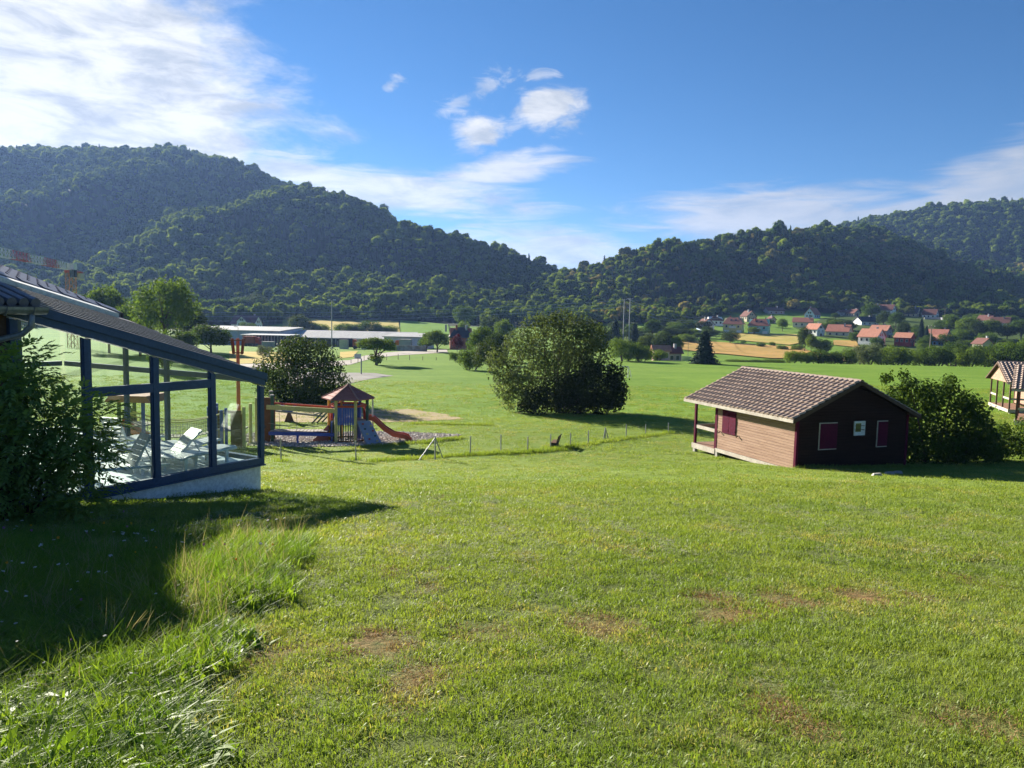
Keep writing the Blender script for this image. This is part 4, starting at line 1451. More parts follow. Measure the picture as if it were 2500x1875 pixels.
mb = MB()
lattice(mb, (0, 0, -.5), (0, 0, jz - .6), 1.5, 1.5, 11, r=.07)
mb.build("mast", M_CY, crane)
jd = Vector((13.4, -43, 0)).normalized()
for k in range(6):
    mb = MB()
    lattice(mb, jd * (1.2 + 9.5 * k) + Vector((0, 0, jz)), jd * (1.2 + 9.5 * (k + 1) - .1) + Vector((0, 0, jz)), 1.1, 1.5, 5, True, .042)
    mb.build("jib_section", M_CW if k in (0, 2, 4) else M_CR, crane)
mb = MB()
mb.bar(jd * 1.0 + Vector((0, 0, jz)), jd * -9 + Vector((0, 0, jz - .1)), 1.2, .35)
mb.build("counter_jib", M_CR, crane)
MB(Matrix.Translation(jd * -8)).box(-.7, .7, -.9, .9, jz - 1.6, jz - .3).build("counterweight", M_CONC, crane)
MB(Matrix.Translation(jd * -1.6)).box(-.7, .7, -.7, .7, jz + .2, jz + 1.6).build("winch_house", M_CW, crane)
MB().box(-.9, .9, -.9, .9, jz - .55, jz + .1).build("slewing_ring", M_CR, crane)
MB(Matrix.Translation((.95, -.6, 0))).box(-.5, .5, -.6, .6, jz - 1.5, jz + .1).build("cab", M_PANE, crane)

# ================================================================== POLES AND CABLES
M_STEEL = mat("galvanised_steel", (.33, .34, .35), (.26, .27, .28), .5, .4, 2, metal=.3)
M_POLEWOOD = mat("pole_wood", (.26, .22, .19), (.19, .16, .14), .9, .1, 3, 1, .3, 20, stretch=(6, 6, .4))


def pole_thing(name, label, cat, X, Yb, Yt, depth, r0, m, head=None, lean=0.0):
    a = at(X, Yb, depth)
    a.z = Hs(a.x, a.y)
    h = at(X, Yt, depth).z - a.z
    r = thing(name, label, cat, a)
    MB().tube([(0, 0, -.5), (lean * .5, 0, h * .5), (lean, 0, h)], [r0, r0 * .85, r0 * .65], 8).build("pole", m, r)
    if head == 'flood':
        mb = MB()
        mb.bar((-.9, 0, h), (.9, 0, h), .12, .12)
        mb.build("crossarm", m, r)
        for s in (-.7, .7):
            MB().box(s - .3, s + .3, -.35, .1, h - .05, h + .25).build("floodlight", M_CW, r)
    if head == 'street':
        mb = MB()
        mb.tube([(0, 0, h - .02), (0, -.3, h + .1), (-.1, -.9, h + .12)], .04, 6)
        mb.build("arm", m, r)
        MB().box(-.22, .02, -1.3, -.8, h + .04, h + .18).build("lamp_head", M_CW, r)
    if head == 'cross':
        mb = MB()
        mb.bar((-.9 + lean, 0, h - .3), (.9 + lean, 0, h - .3), .12, .14)
        mb.build("crossarm", m, r)
        for s in (-.8, 0, .8):
            MB().tube([(s + lean, 0, h - .25), (s + lean, 0, h + .05)], .06, 6).build("insulator", M_CW, r)
    return r, a, h


pole_thing("floodlight_mast", "tall grey floodlight mast in front of the factory shed", "mast", 810, 850, 733, 200, .16, M_STEEL, 'flood')
pole_thing("street_lamp", "slim street lamp behind the red playground mast", "street lamp", 582, 862, 799, 135, .07, M_STEEL, 'street')
pole_thing("utility_pole", "weathered wooden utility pole behind the right meadow", "utility pole", 2267, 888, 795, 192, .17, M_POLEWOOD, 'cross', .12)
pole_thing("utility_pole", "left of the two tall pale poles before the shaded wood", "utility pole", 1521, 835, 730, 300, .2, M_STEEL, 'cross')
pole_thing("utility_pole", "right of the two tall pale poles before the shaded wood", "utility pole", 1535, 838, 728, 295, .22, M_STEEL, 'cross')
pole_thing("utility_pole", "thin pole standing in the dry field left of the spruce", "utility pole", 1680, 854, 836, 235, .08, M_POLEWOOD)
pole_thing("utility_pole", "thin pole on the upper village street in front of the wood", "utility pole", 2306, 778, 752, 470, .12, M_POLEWOOD, 'cross')
pole_thing("utility_pole", "thin pole rising beside the leftmost pale blue house", "utility pole", 1718, 800, 771, 395, .12, M_POLEWOOD, 'cross')
M_CABLE = mat("cable", (.42, .43, .45), None, .4, .5)


def cable(label, A, B, sag, group):
    a, b_ = at(*A), at(*B)
    pts_ = [a.lerp(b_, t / 14) - Vector((0, 0, sag * 4 * (t / 14) * (1 - t / 14))) for t in range(15)]
    r = MB().tube(pts_, .055, 4).build("overhead_cable", M_CABLE)
    tag(r, label, "cable", group)


for k in range(3):
    cable("%s of the three overhead cables before the left wood" % ("upper", "middle", "lower")[k], (-60, 738 + 12 * k, 380), (1525, 733 + 8 * k, 298), 5, "overhead cables before the left wood")
for k in range(3):
    cable("%s of the three cables running down to the leftmost village house" % ("upper", "middle", "lower")[k], (1530, 729 + 10 * k, 297), (1715 + 60 * (k == 0), 776 + 3 * k, 392), 3, "cables to the village")

# ================================================================== TIMBER CABINS
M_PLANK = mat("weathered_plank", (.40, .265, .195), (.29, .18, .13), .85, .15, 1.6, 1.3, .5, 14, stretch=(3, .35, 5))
M_PLANKD = mat("dark_plank", (.036, .018, .013), (.024, .012, .009), .9, .05, 1.6, 1.2, .5, 14, stretch=(.35, 3, 5))  # gable boards, far darker than the side boards
M_MAROON = mat("maroon_paint", (.095, .008, .030), (.075, .007, .024), .8, .08, 2)
M_PALEW = mat("pale_board", (.50, .46, .40), (.38, .33, .28), .85, .15, 1.6, 1.2, .3, 14)
M_TILE = mat("concrete_roof_tile", (.45, .35, .29), (.33, .255, .21), .85, .15, 1.4, 1.3, .4, 30)
M_TILE2 = mat("concrete_roof_tile_dark", (.39, .30, .25), (.28, .215, .175), .85, .15, 1.4, 1.3, .4, 30)
M_DECK = mat("deck_board", (.34, .20, .14), (.25, .15, .10), .85, .15, 2, 1.2, .3, 20, stretch=(6, .4, 1))
M_FRAME = mat("white_window_frame", (.72, .76, .80), None, .4, .4)
M_GREENP = mat("reflecting_pane", (.10, .13, .05), (.05, .07, .03), .08, .8, 1.5)
CW, CL, CP, CE = 6.3, 5.85, 7.9, 2.45            # width, wall length, porch end, eave height
RISE, OVX, OVY = 1.42, .48, .32
KR = RISE / (CW / 2)


def tile_me(m, w=.305, l=.36):
    """One double-roll roof tile, sloping along +x (down) with its width along y."""
    mb = MB()
    prof_ = [(0, -.014), (.05, .010), (.30, .006), (.50, .010), (.60, .032), (.70, .056), (.80, .062), (.90, .048), (.97, .016), (1.0, -.014)]
    n_ = len(prof_)
    vs_ = [(0, p * w, z + .008) for p, z in prof_] + [(l, p * w, z + .062) for p, z in prof_] + [(l, p * w, z - .012) for p, z in prof_]
    fs = [(i, i + 1, n_ + i + 1, n_ + i) for i in range(n_ - 1)] + [(n_ + i, n_ + i + 1, 2 * n_ + i + 1, 2 * n_ + i) for i in range(n_ - 1)]
    return mb.add(vs_, fs).mesh("tile", m)


TILES = [tile_me(M_TILE), tile_me(M_TILE2)]
SL = math.hypot(CW / 2 + OVX, (CW / 2 + OVX) * KR)    # slope length
NROW, YL = 11, CP + 2 * OVY
NCOL = 27
TA = math.atan(KR)
ridge_mb = MB()
vs_, fs = [], []
for i in range(7):
    a = math.pi * i / 6
    vs_ += [(math.cos(a) * .13, 0, math.sin(a) * .10), (math.cos(a) * .15, .38, math.sin(a) * .115 + .012)]
for i in range(6):
    fs.append((2 * i, 2 * i + 1, 2 * i + 3, 2 * i + 2))
RIDGE_ME = ridge_mb.add(vs_, fs).mesh("ridge_tile", M_TILE2)


def cabin(label, loc, rotz, full):
    r = thing("wooden_cabin", label, "cabin", loc, rotz, "wooden holiday cabins")
    rr = random.Random(label)
    h = CW / 2
    zr = CE + RISE
    # shell behind the boards
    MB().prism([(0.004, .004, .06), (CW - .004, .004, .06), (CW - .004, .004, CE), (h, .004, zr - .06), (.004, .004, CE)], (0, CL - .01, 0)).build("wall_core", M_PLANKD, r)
    # side boards
    nb = 18 if full else 9
    bh = (CE - .16) / nb
    for k in range(nb):
        z0 = .12 + k * bh
        j = rr.uniform(-.006, .006)
        if full and k % 3 == 1:
            ys = rr.uniform(1.8, 4.2)
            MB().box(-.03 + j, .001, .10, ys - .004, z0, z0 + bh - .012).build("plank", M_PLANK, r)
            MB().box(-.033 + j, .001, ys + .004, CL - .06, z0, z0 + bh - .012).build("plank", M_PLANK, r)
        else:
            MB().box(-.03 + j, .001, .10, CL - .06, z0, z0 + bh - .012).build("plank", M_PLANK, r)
    # gable boards towards the path (y = 0) and towards the porch
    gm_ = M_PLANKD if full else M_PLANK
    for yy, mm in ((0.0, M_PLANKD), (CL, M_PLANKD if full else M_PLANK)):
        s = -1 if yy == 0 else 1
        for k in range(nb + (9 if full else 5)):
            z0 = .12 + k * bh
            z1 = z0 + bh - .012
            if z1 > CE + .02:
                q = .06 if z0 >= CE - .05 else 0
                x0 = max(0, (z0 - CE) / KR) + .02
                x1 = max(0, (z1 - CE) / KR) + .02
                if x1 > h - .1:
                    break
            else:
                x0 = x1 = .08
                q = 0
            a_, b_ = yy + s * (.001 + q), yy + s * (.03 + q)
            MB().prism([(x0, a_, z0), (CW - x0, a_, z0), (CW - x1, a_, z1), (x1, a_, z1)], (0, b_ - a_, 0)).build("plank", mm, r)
    if not full:       # boarded gable over the porch
        for k in range(6):
            z0 = CE - .12 + k * .24
            x0, x1 = max(.02, (z0 - CE) / KR), max(.02, (z0 + .23 - CE) / KR)
            if x1 < h - .1:
                MB().prism([(x0, CP, z0), (CW - x0, CP, z0), (CW - x1, CP, z0 + .23), (x1, CP, z0 + .23)], (0, .05, 0)).build("plank", M_PLANK, r)
    # corner trim
    for x in (-.05, CW - .07):
        MB().box(x, x + .12, -.06, .07, .04, CE - .02).build("corner_trim", M_MAROON, r)
        MB().box(x, x + .12, CL - .06, CL + .06, .0, CE + .05).build("corner_trim", M_MAROON, r)
    # floor frame, piers and deck
    MB().box(-.07, .05, .0, CL, -.08, .10).build("sill_beam", M_PALEW, r)
    MB().box(.06, CW, .0, .12, -.30, .08).build("sill_beam", M_DARKWOOD, r)
    for y in (.3, 2.9, 5.75, 7.75):
        for x in (.02, h, CW - .1):
            MB().box(x - .09, x + .09, y - .09, y + .09, -.9, -.09).build("pier", M_CONC, r)
    MB().box(-.09, -.05, CL + .02, CP + .05, -.22, .05).build("deck_fascia", M_PALEW, r)
    MB().box(-.09, CW + .05, CP + .02, CP + .06, -.22, .05).build("deck_fascia", M_PALEW, r)
    for k in range(14):
        x = -.04 + k * (CW + .06) / 14
        MB().box(x, x + (CW + .06) / 14 - .012, CL + .03, CP + .015, .0, .04).build("deck_board", M_DECK, r)
    # porch posts, rails, beams
    for x in (.05, 2.1, 4.2, CW - .05):
        MB().box(x - .06, x + .06, CP - .12, CP, .04, CE - .02 + (0 if x in (.05, CW - .05) else .0)).build("post", M_MAROON if full else M_DARKWOOD, r)
    MB().box(-.01, .11, CL + .07, CL + .19, .04, CE - .02).build("post", M_MAROON if full else M_DARKWOOD, r)
    for a_, b_ in (((.05, CL + .2, .95), (.05, CP - .12, .95)), ((.12, CP - .06, .95), (2.03, CP - .06, .95)), ((4.27, CP - .06, .95), (CW - .12, CP - .06, .95))):
        MB().bar(a_, b_, .05, .17).build("rail", M_PALEW, r)
    MB().box(.0, .12, -.1, CP + .1, CE - .02, CE + .10).build("eave_beam", M_DARKWOOD, r)
    MB().box(CW - .12, CW, -.1, CP + .1, CE - .02, CE + .10).build("eave_beam", M_DARKWOOD, r)
    MB().box(.125, CW - .125, CP - .11, CP - .01, CE - .02, CE + .12).build("porch_beam", M_DARKWOOD, r)
    # roof
    mb = MB()
    for s in (-1, 1):
        e = h + s * (h + OVX)
        ez = CE + .10 - OVX * KR
        mb.prism([(e, -OVY, ez), (h, -OVY, zr + .10), (h, -OVY, zr + .16), (e, -OVY, ez + .06)], (0, YL, 0))
    ro = mb.build("roof", M_DARKWOOD, r)
    for e, s in ((-OVX, -1), (CW + OVX, 1)):
        MB().box(min(e, e + s * .03), max(e, e + s * .03), -OVY, CP + OVY, CE - OVX * KR + .02, CE - OVX * KR + .165).build("fascia", M_PALEW if s < 0 else M_DARKWOOD, ro)
    for y in (-OVY - .03, CP + OVY):
        for s in (-1, 1):
            MB().prism([(h + s * .002, y, zr + .0), (h + s * (h + OVX), y, CE - OVX * KR - .0), (h + s * (h + OVX), y, CE - OVX * KR + .16), (h + s * .002, y, zr + .16)], (0, .03, 0)).build("barge_board", M_DARKWOOD, ro)
    stp = SL / NROW
    cw_ = YL / NCOL
    for s in (-1, 1):
        if s < 0 and full:
            for i in range(NROW):
                for j in range(NCOL):
                    u = i * stp
                    x = h - math.cos(TA) * u
                    z = zr + .165 - math.sin(TA) * u + .0
                    t = link("tile", TILES[rr.random() < .3], ro)
                    t.matrix_basis = Matrix.Translation((x, -OVY + (j + 1) * cw_, z)) @ Matrix.Rotation(math.pi, 4, 'Z') @ Matrix.Rotation(TA + rr.uniform(-.012, .012), 4, 'Y') @ Matrix.Rotation(rr.uniform(-.008, .008), 4, 'Z')
        else:
            mb = MB()
            for i in range(NROW):
                for j in range(NCOL):
                    u = i * stp
                    mb.M = Matrix.Translation((h + s * math.cos(TA) * u, -OVY + (j + (1 if s < 0 else 0)) * cw_, zr + .165 - math.sin(TA) * u)) @ Matrix.Rotation(math.pi if s < 0 else 0, 4, 'Z') @ Matrix.Rotation(TA, 4, 'Y')
                    me = TILES[0]
                    mb.add([v.co for v in me.vertices], [tuple(p.vertices) for p in me.polygons])
            mb.M = None
            t = mb.build("tiles", M_TILE, ro)
            t['kind'] = 'stuff'
    for k in range(22):
        link("ridge_tile", RIDGE_ME, ro, (h, -OVY - .02 + k * (YL / 22), zr + .13 + rr.uniform(-.005, .005)))
    # shutters on the side wall
    for y0 in ((4.25, 4.80) if full else (1.3, 1.85, 3.6, 4.15)):
        sh = MB().box(-.075, -.04, y0, y0 + .53, .98, 2.14).build("shutter", M_MAROON, r)
        for z in (1.15, 1.95):
            MB().box(-.088, -.0755, y0 + .02, y0 + .51, z - .04, z + .04).build("batten", M_MAROON, sh)
    MB().box(-.06, -.034, 4.22 if full else 1.27, 5.36 if full else 2.4, 2.15, 2.20).build("drip_board", M_PALEW, r)
    for y0 in (4.05, 5.5):
        MB().bar((-.04, y0, 1.0), (-.16, y0, .94), .03, .05).build("shutter_catch", M_DARKWOOD, r)
    # openings of the gable towards the path
    for x0, x1, z0, z1, kind in ((1.22, 2.18, 1.0, 2.14, 'shut'), (3.12, 3.74, 1.55, 2.20, 'win'), (4.52, 5.10, 1.0, 2.14, 'shut')):
        if kind == 'shut':
            f = MB().box(x0 - .045, x0, -.062, -.034, z0 - .04, z1 + .04).box(x0, x1, -.062, -.034, z1, z1 + .04).box(x0, x1, -.062, -.034, z0 - .04, z0).build("window", M_PALEW, r)
            MB().box(x0 + .01, x1, -.075, -.036, z0 + .005, z1 - .005).build("shutter", M_MAROON, f)
        else:
            f = MB().box(x0, x0 + .06, -.09, -.034, z0, z1).box(x1 - .06, x1, -.09, -.034, z0, z1).box(x0 + .06, x1 - .06, -.09, -.034, z1 - .06, z1).box(x0 + .06, x1 - .06, -.09, -.034, z0, z0 + .06).build("window", M_FRAME, r)
            MB().box(x0 + .06, x1 - .06, -.06, -.036, z0 + .06, z1 - .06).build("sash", M_FRAME, f)
            MB().box(x0 + .08, x0 + .40, -.066, -.061, z0 + .16, z1 - .10).build("pane", M_GREENP, f)
            for z in (z0 + .26, z0 + .44):
                MB().bar((x0 + .03, -.10, z), (x1 - .06, -.10, z), .02, .025).build("bar", M_DARKWOOD, f)
    return r


CR = at(1940, 1155, 33.0)
CROT = R_(20.0)
cabin("brown wooden holiday cabin with tiled roof and maroon shutters in the middle of the lawn", (CR.x, CR.y, CR.z + .02), CROT, True)


def place_cabin(label, X, Y, rotz, up, depth):
    p = at(X, Y, depth)
    q = Matrix.Rotation(rotz, 3, 'Z') @ Vector((0, CP, 0)) * .85
    z = Hs(p.x, p.y) + up
    r = cabin(label, (p.x - q.x, p.y - q.y, z), rotz, False)
    r.scale = (.85, .85, .85)
    return r


place_cabin("far wooden cabin with open porch at the right edge, the farther of two", 2462, 995, R_(71), .28, 56)
place_cabin("wooden cabin cut by the right edge, the nearer of the two far ones", 2476, 1043, R_(55), .45, 47)
for k, (X, Y) in enumerate(((2170, 1158), (2190, 1156), (2140, 1162))):
    p = gp(X, Y)
    o_ = MB(Matrix.Scale(1, 4)).hexa([(-.2, -.12, -.05), (.22, -.14, -.05), (.2, .13, -.05), (-.18, .15, -.05), (-.13, -.07, .10), (.15, -.08, .13), (.12, .08, .11), (-.1, .09, .09)]).build("stone", M_CONC)
    o_.location = p
    tag(o_, "pale stone lying at the foot of the dark cabin gable, %s" % ("middle one", "right one", "left one")[k], "stone", "stones at the cabin foot")

# ================================================================== PLAYGROUND
Y_POST = mat("pale_yellow_post", (.60, .55, .24), (.50, .44, .18), .7, .2, 2)
O_POST = mat("orange_yellow_post", (.66, .36, .06), None, .7, .2, 2)
G_POST = mat("dark_green_post", (.05, .11, .08), None, .6, .3, 2)
B_PAINT = mat("blue_paint", (.05, .11, .46), (.04, .08, .34), .5, .4, 2)
B_GREY = mat("grey_blue_board", (.26, .31, .42), (.20, .25, .35), .6, .3, 2)
R_PAINT = mat("playground_red", (.46, .06, .03), (.38, .05, .03), .5, .4, 2)
R_SLIDE = mat("slide_red", (.52, .10, .05), (.42, .07, .04), .35, .5, 2)
BR_BOARD = mat("brown_board", (.16, .085, .045), (.11, .055, .03), .8, .2, 2, 1, .3, 20)
R_ROOFB = mat("red_brown_roof_board", (.38, .15, .12), (.30, .11, .09), .75, .2, 2)
ROPE = mat("rope", (.30, .30, .26), None, .9)
M_PLANKG = mat("grey_plank", (.40, .36, .32), (.30, .27, .24), .9, .1, 2)

TW = gp(850, 1077)
tw = thing("playground_tower", "hexagonal playground tower with red roof, blue railings, red slide and climbing wall", "playground tower", TW, R_(4))
HR = 1.02
hexp = [(HR * math.cos(R_(60 * k)), HR * math.sin(R_(60 * k))) for k in range(6)]
pm = [G_POST, B_PAINT, O_POST, O_POST, Y_POST, Y_POST]
for (x, y), m_ in zip(hexp, pm):
    MB().tube([(x, y, -.4), (x, y, 2.42)], .085, 10).build("post", m_, tw)
ez, az_, RR_ = 2.36, 3.06, 1.42
apex = Vector((0, 0, az_))
for k in range(6):
    a0, a1 = R_(60 * k), R_(60 * (k + 1))
    e0, e1 = Vector((RR_ * math.cos(a0), RR_ * math.sin(a0), ez)), Vector((RR_ * math.cos(a1), RR_ * math.sin(a1), ez))
    rp = MB().prism([e0, e1, apex], (0, 0, -.03)).build("roof_panel", R_ROOFB, tw)
    nrm = (e1 - e0).cross(apex - e0).normalized()
    for q in range(5):
        t0, t1 = q / 5, (q + .93) / 5 if q < 4 else .97
        pA, pB = e0.lerp(apex, t0) + nrm * .03, e1.lerp(apex, t0) + nrm * .03
        pC, pD = e1.lerp(apex, t1) + nrm * .012, e0.lerp(apex, t1) + nrm * .012
        MB().prism([pA, pB, pC, pD], nrm * -.012).build("roof_board", R_ROOFB, rp)
    MB().bar(e0 + Vector((0, 0, .035)), apex + Vector((0, 0, .045)), .07, .05).build("hip_batten", mat("hip_batten", (.44, .22, .17), None, .7), rp)
MB().tube([(0, 0, az_ - .06), (0, 0, az_ + .07)], [.16, .05], 8).build("roof_cap", BR_BOARD, tw)
DK = 1.12
MB().prism([(x * .97, y * .97, DK) for x, y in hexp], (0, 0, .06)).build("deck", M_PLANKG, tw)


def side(k, t=0.0, out=0.0):
    a, b_ = Vector((*hexp[k], 0)), Vector((*hexp[(k + 1) % 6], 0))
    return a.lerp(b_, t) * (1 + out)


for k in (1, 2, 4):       # blue slatted railings
    for q in range(7):
        t = .13 + q * .123
        p = side(k, t, .0)
        a_ = math.atan2(*(side(k, 1) - side(k, 0)).yx)
        m_ = MB(Matrix.Translation(p) @ Matrix.Rotation(a_, 4, 'Z'))
        m_.box(-.052, .052, -.015, .015, DK - .12, DK + (.90 if q % 2 else .83))
        m_.build("rail_slat", B_PAINT, tw)
for k in range(6):
    MB().bar(side(k, .06) + Vector((0, 0, 1.98)), side(k, .94) + Vector((0, 0, 1.98)), .05, .11).build("top_rail", R_PAINT, tw)
for k in (0, 3):
    for t in (.18, .36):
        MB().bar(side(k, t) + Vector((0, 0, DK + .05)), side(k, t + .02) + Vector((0, 0, DK + .75)), .12, .06).build("entrance_board", R_PAINT, tw)
for k in (1, 2, 3, 4, 5):   # dark slats under the deck
    for q in range(7):
        p = side(k, .12 + q * .127, -.03)
        MB().tube([p, p + Vector((0, 0, DK - .06))], .026, 6).build("lower_slat", B_PAINT if k in (5,) else G_POST, tw)
    MB().bar(side(k, .06, -.03) + Vector((0, 0, .10)), side(k, .94, -.03) + Vector((0, 0, .10)), .05, .09).build("lower_rail", BR_BOARD, tw)
MB().bar(side(3, .5, .02) + Vector((0, 0, .0)), side(3, .5, .02) + Vector((0, 0, DK)), .5, .05, (1, 0, 0)).build("blue_panel", B_PAINT, tw)
# climbing wall leaning on the right front
c0 = side(5, .5)
dv = Vector((.62, -.78, 0))
sv = Vector((.78, .62, 0))
top_, bot_ = Vector((.92, -.62, DK + .06)), Vector((1.62, -1.42, -.1))
cwl = MB().prism([top_ - sv * .44, top_ + sv * .34, bot_ + sv * .46, bot_ - sv * .46], Vector((.05, -.05, .03))).build("climbing_wall", B_GREY, tw)
for q in range(9):
    p = top_.lerp(bot_, .12 + .095 * q) + sv * (.22 if q % 2 else -.2) + Vector((.06, -.06, .05))
    MB(Matrix.Translation(p)).box(-.05, .05, -.05, .05, -.035, .035).build("hold", (R_PAINT, Y_POST, G_POST)[q % 3], cwl)
# slide to the right
sp_ = [(1.02, .25, DK + .10), (1.35, .18, DK + .02), (1.95, .05, .62), (2.45, -.08, .34), (2.95, -.2, .28), (3.2, -.28, .22), (3.38, -.33, -.02)]
prof_s = [(-.27, .20), (-.23, .20), (-.22, .02), (.22, .02), (.23, .20), (.27, .20), (.26, -.03), (-.26, -.03)]
vs_, fs = [], []
for i, p in enumerate(sp_):
    for yy, zz in prof_s:
        vs_.append((p[0] + zz * .35, p[1] + yy, p[2] + zz))
for i in range(len(sp_) - 1):
    for k in range(8):
        fs.append((i * 8 + k, i * 8 + (k + 1) % 8, (i + 1) * 8 + (k + 1) % 8, (i + 1) * 8 + k))
fs += [tuple(range(8)), tuple(range((len(sp_) - 1) * 8, len(sp_) * 8))]
MB().add(vs_, fs).build("slide", R_SLIDE, tw, False)
MB().tube([(2.8, -.16, -.3), (2.8, -.16, .26)], .04, 6).build("slide_support", M_STEEL, tw)
MB().tube([(1.28, .35, -.3), (1.28, .35, 2.3)], .04, 8).build("slide_pole", M_CW, tw)
MB().tube([(1.28, .35, 2.28), (.9, .2, 2.34)], .03, 6).build("slide_pole_arm", M_CW, tw)
# small brown ramp on the left, footbridge and beam towards the brown panel
MB().prism([(-1.9, -.3, 0), (-1.0, -.3, .85), (-1.0, -.3, .78), (-1.75, -.3, 0)], (0, .7, 0)).build("ramp", BR_BOARD, tw)
MB().prism([(-1.9, -.32, 0), (-1.0, -.32, .95), (-1.0, -.32, 0)], (0, -.05, 0)).build("ramp_side", R_ROOFB, tw)
BX = -4.35
MB().bar((-.6, -.78, .46), (BX + .3, -.75, .50), .07, .17).build("bridge_beam", B_PAINT, tw)
MB().bar((-.95, .1, .50), (BX + .3, .1, .52), .07, .17).build("bridge_beam", B_PAINT, tw)
for q in range(16):
    x = -1.0 - q * .19
    MB().box(x - .16, x, -.70, .06, .585 + .01 * math.sin(q), .62 + .01 * math.sin(q)).build("bridge_plank", M_PLANKG, tw)
MB().tube([(-2.55, -.75, -.3), (-2.55, -.75, .42)], .06, 8).build("bridge_leg", B_PAINT, tw)
MB().bar((-.55, -.80, 1.74), (BX + .2, -.76, 1.90), .09, .24).build("hand_beam", Y_POST, tw)
MB().bar((-.9, -.15, 1.86), (BX + .2, -.15, 2.06), .09, .10).build("hand_beam", R_PAINT, tw)
for x in (-1.7, -2.6, -3.5):
    MB().tube([(x, -.78, 1.7), (x + .03, -.77, 1.1), (x, -.74, .62)], .012, 5).build("hanging_rope", ROPE, tw)
MB().tube([(-1.0, -.77, 1.0), (-2.4, -.8, .78), (BX + .3, -.77, 1.05)], .015, 5).build("hanging_rope", ROPE, tw)

P2 = TW + Vector((BX, -.55, 0))
P2.z = Hs(P2.x, P2.y)
pn = thing("play_wall", "tall brown playground panel between yellow and green posts beside the glass hall", "playground panel", P2, R_(4))
MB().box(-.30, .28, -.05, .03, 0, 2.42).build("board", BR_BOARD, pn)
MB().tube([(0, -.058, .85), (0, -.04, .85)], .09, 12).build("hole", M_DARK, pn)
MB().tube([(-.42, 0, -.4), (-.42, 0, 2.4)], .10, 10).build("post", Y_POST, pn)
for xx, yy, hh in ((.40, 0, 2.52), (.05, 1.2, 2.6)):
    q = MB().tube([(xx, yy, -.4), (xx, yy, hh)], .10, 10).build("post", G_POST, pn)
    MB().tube([(xx, yy, hh + .002), (xx, yy, hh + .06)], [.12, .10], 10).build("cap", M_CONC, q)
MB().box(-.30, .28, 1.1, 1.15, 0, 2.3).build("board", BR_BOARD, pn)

# seesaw with blue seats in the sandy ground behind
p = gp(706, 1030)
sw = thing("seesaw", "grey seesaw beam with a blue seat on the sandy ground", "seesaw", p, R_(8))
MB().bar((-1.9, 0, .85), (2.3, 0, .35), .12, .12).build("beam", M_PLANKG, sw)
MB().prism([(-.3, -.1, 0), (.3, -.1, 0), (.08, -.1, .62), (-.08, -.1, .62)], (0, .2, 0)).build("support", BR_BOARD, sw)
MB().prism([(-.45, -.06, .72), (-.55, -.06, 1.2), (-.35, -.06, 1.12), (-.15, -.06, .92), (.15, -.06, .92), (.3, -.06, 1.1), (.48, -.06, 1.14), (.42, -.06, .85), (.2, -.06, .66), (-.2, -.06, .68)], (0, .12, 0)).build("seat", B_PAINT, sw)
MB().bar((1.5, 0, .45), (2.3, .1, .7), .10, .08).build("handle", M_PLANKG, sw)
p = gp(795, 1035)
cb = thing("climbing_bars", "slanting dark green climbing bars behind the playground tower", "climbing frame", p, R_(0))
for k in range(3):
    MB().bar((-.9 + .25 * k, .3 * k, 0), (.5 + .25 * k, .3 * k, 1.5), .09, .09).build("slanting_bar", G_POST, cb)
    MB().bar((.5 + .25 * k, .3 * k, 0), (.5 + .25 * k, .3 * k, 1.5), .08, .08).build("leg", G_POST, cb)
MB().bar((.4, -.1, 1.5), (1.1, .8, 1.5), .08, .08).build("top_bar", G_POST, cb)

# seen through the glass hall: mast, hut, rope bridge, posts, orange slide
p = at(583, 1040, 41)
p.z = Hs(p.x, p.y)
ms = thing("climbing_mast", "rusty red climbing mast with a cage of four boards above the glass roof", "climbing mast", p, R_(15))
zt = at(583, 826, 41).z - p.z
MB().tube([(0, 0, -.4), (0, 0, zt)], [.12, .085], 10).build("mast", R_SLIDE, ms)
for k in range(4):
    a = R_(90 * k + 45)
    c_, s_ = math.cos(a), math.sin(a)
    MB().bar((.30 * c_, .30 * s_, zt - .85), (.42 * c_, .42 * s_, zt - .02), .12, .05, (c_, s_, 0)).build("cage_board", mat("rust_board", (.20, .05, .035), None, .7), ms)
for zz, rr_ in ((zt - .10, .40), (zt - .78, .31)):
    for k in range(4):
        a0, a1 = R_(90 * k + 45), R_(90 * k + 135)
        MB().bar((rr_ * math.cos(a0), rr_ * math.sin(a0), zz), (rr_ * math.cos(a1), rr_ * math.sin(a1), zz), .04, .05).build("cage_ring", BR_BOARD, ms)
    MB().bar((-rr_, 0, zz), (rr_, 0, zz), .04, .04).build("cage_arm", BR_BOARD, ms)
MB().tube([(-.15, 0, zt - 1.35), (-.3, 0, zt - 1.3), (-.3, 0, zt - 1.45)], .04, 6).build("hook", M_DARK, ms)
HB = at(562, 1050, 38.5)
HB.z = Hs(HB.x, HB.y)
hb = thing("playground_hut", "brown playground hut with blue posts seen through the glass hall", "playground hut", HB, R_(6))
for x, y, m_ in ((-.85, -.7, B_PAINT), (-.5, -.75, B_PAINT), (.85, -.7, Y_POST), (-.85, .7, B_PAINT), (.85, .7, Y_POST)):
    MB().tube([(x, y, -.4), (x, y, 2.1)], .09, 8).build("post", m_, hb)
MB().box(-.75, .75, -.68, .68, .85, .92).build("deck", M_PLANKG, hb)
MB().box(-.70, -.15, -.70, -.64, .0, 1.75).build("board", BR_BOARD, hb)
MB().box(.20, .75, -.70, -.64, .0, 1.75).build("board", BR_BOARD, hb)
MB().box(-.75, .75, -.74, -.70, 1.76, 1.92).build("rail", BR_BOARD, hb)
RB = at(430, 1045, 37)
RB.z = Hs(RB.x, RB.y)
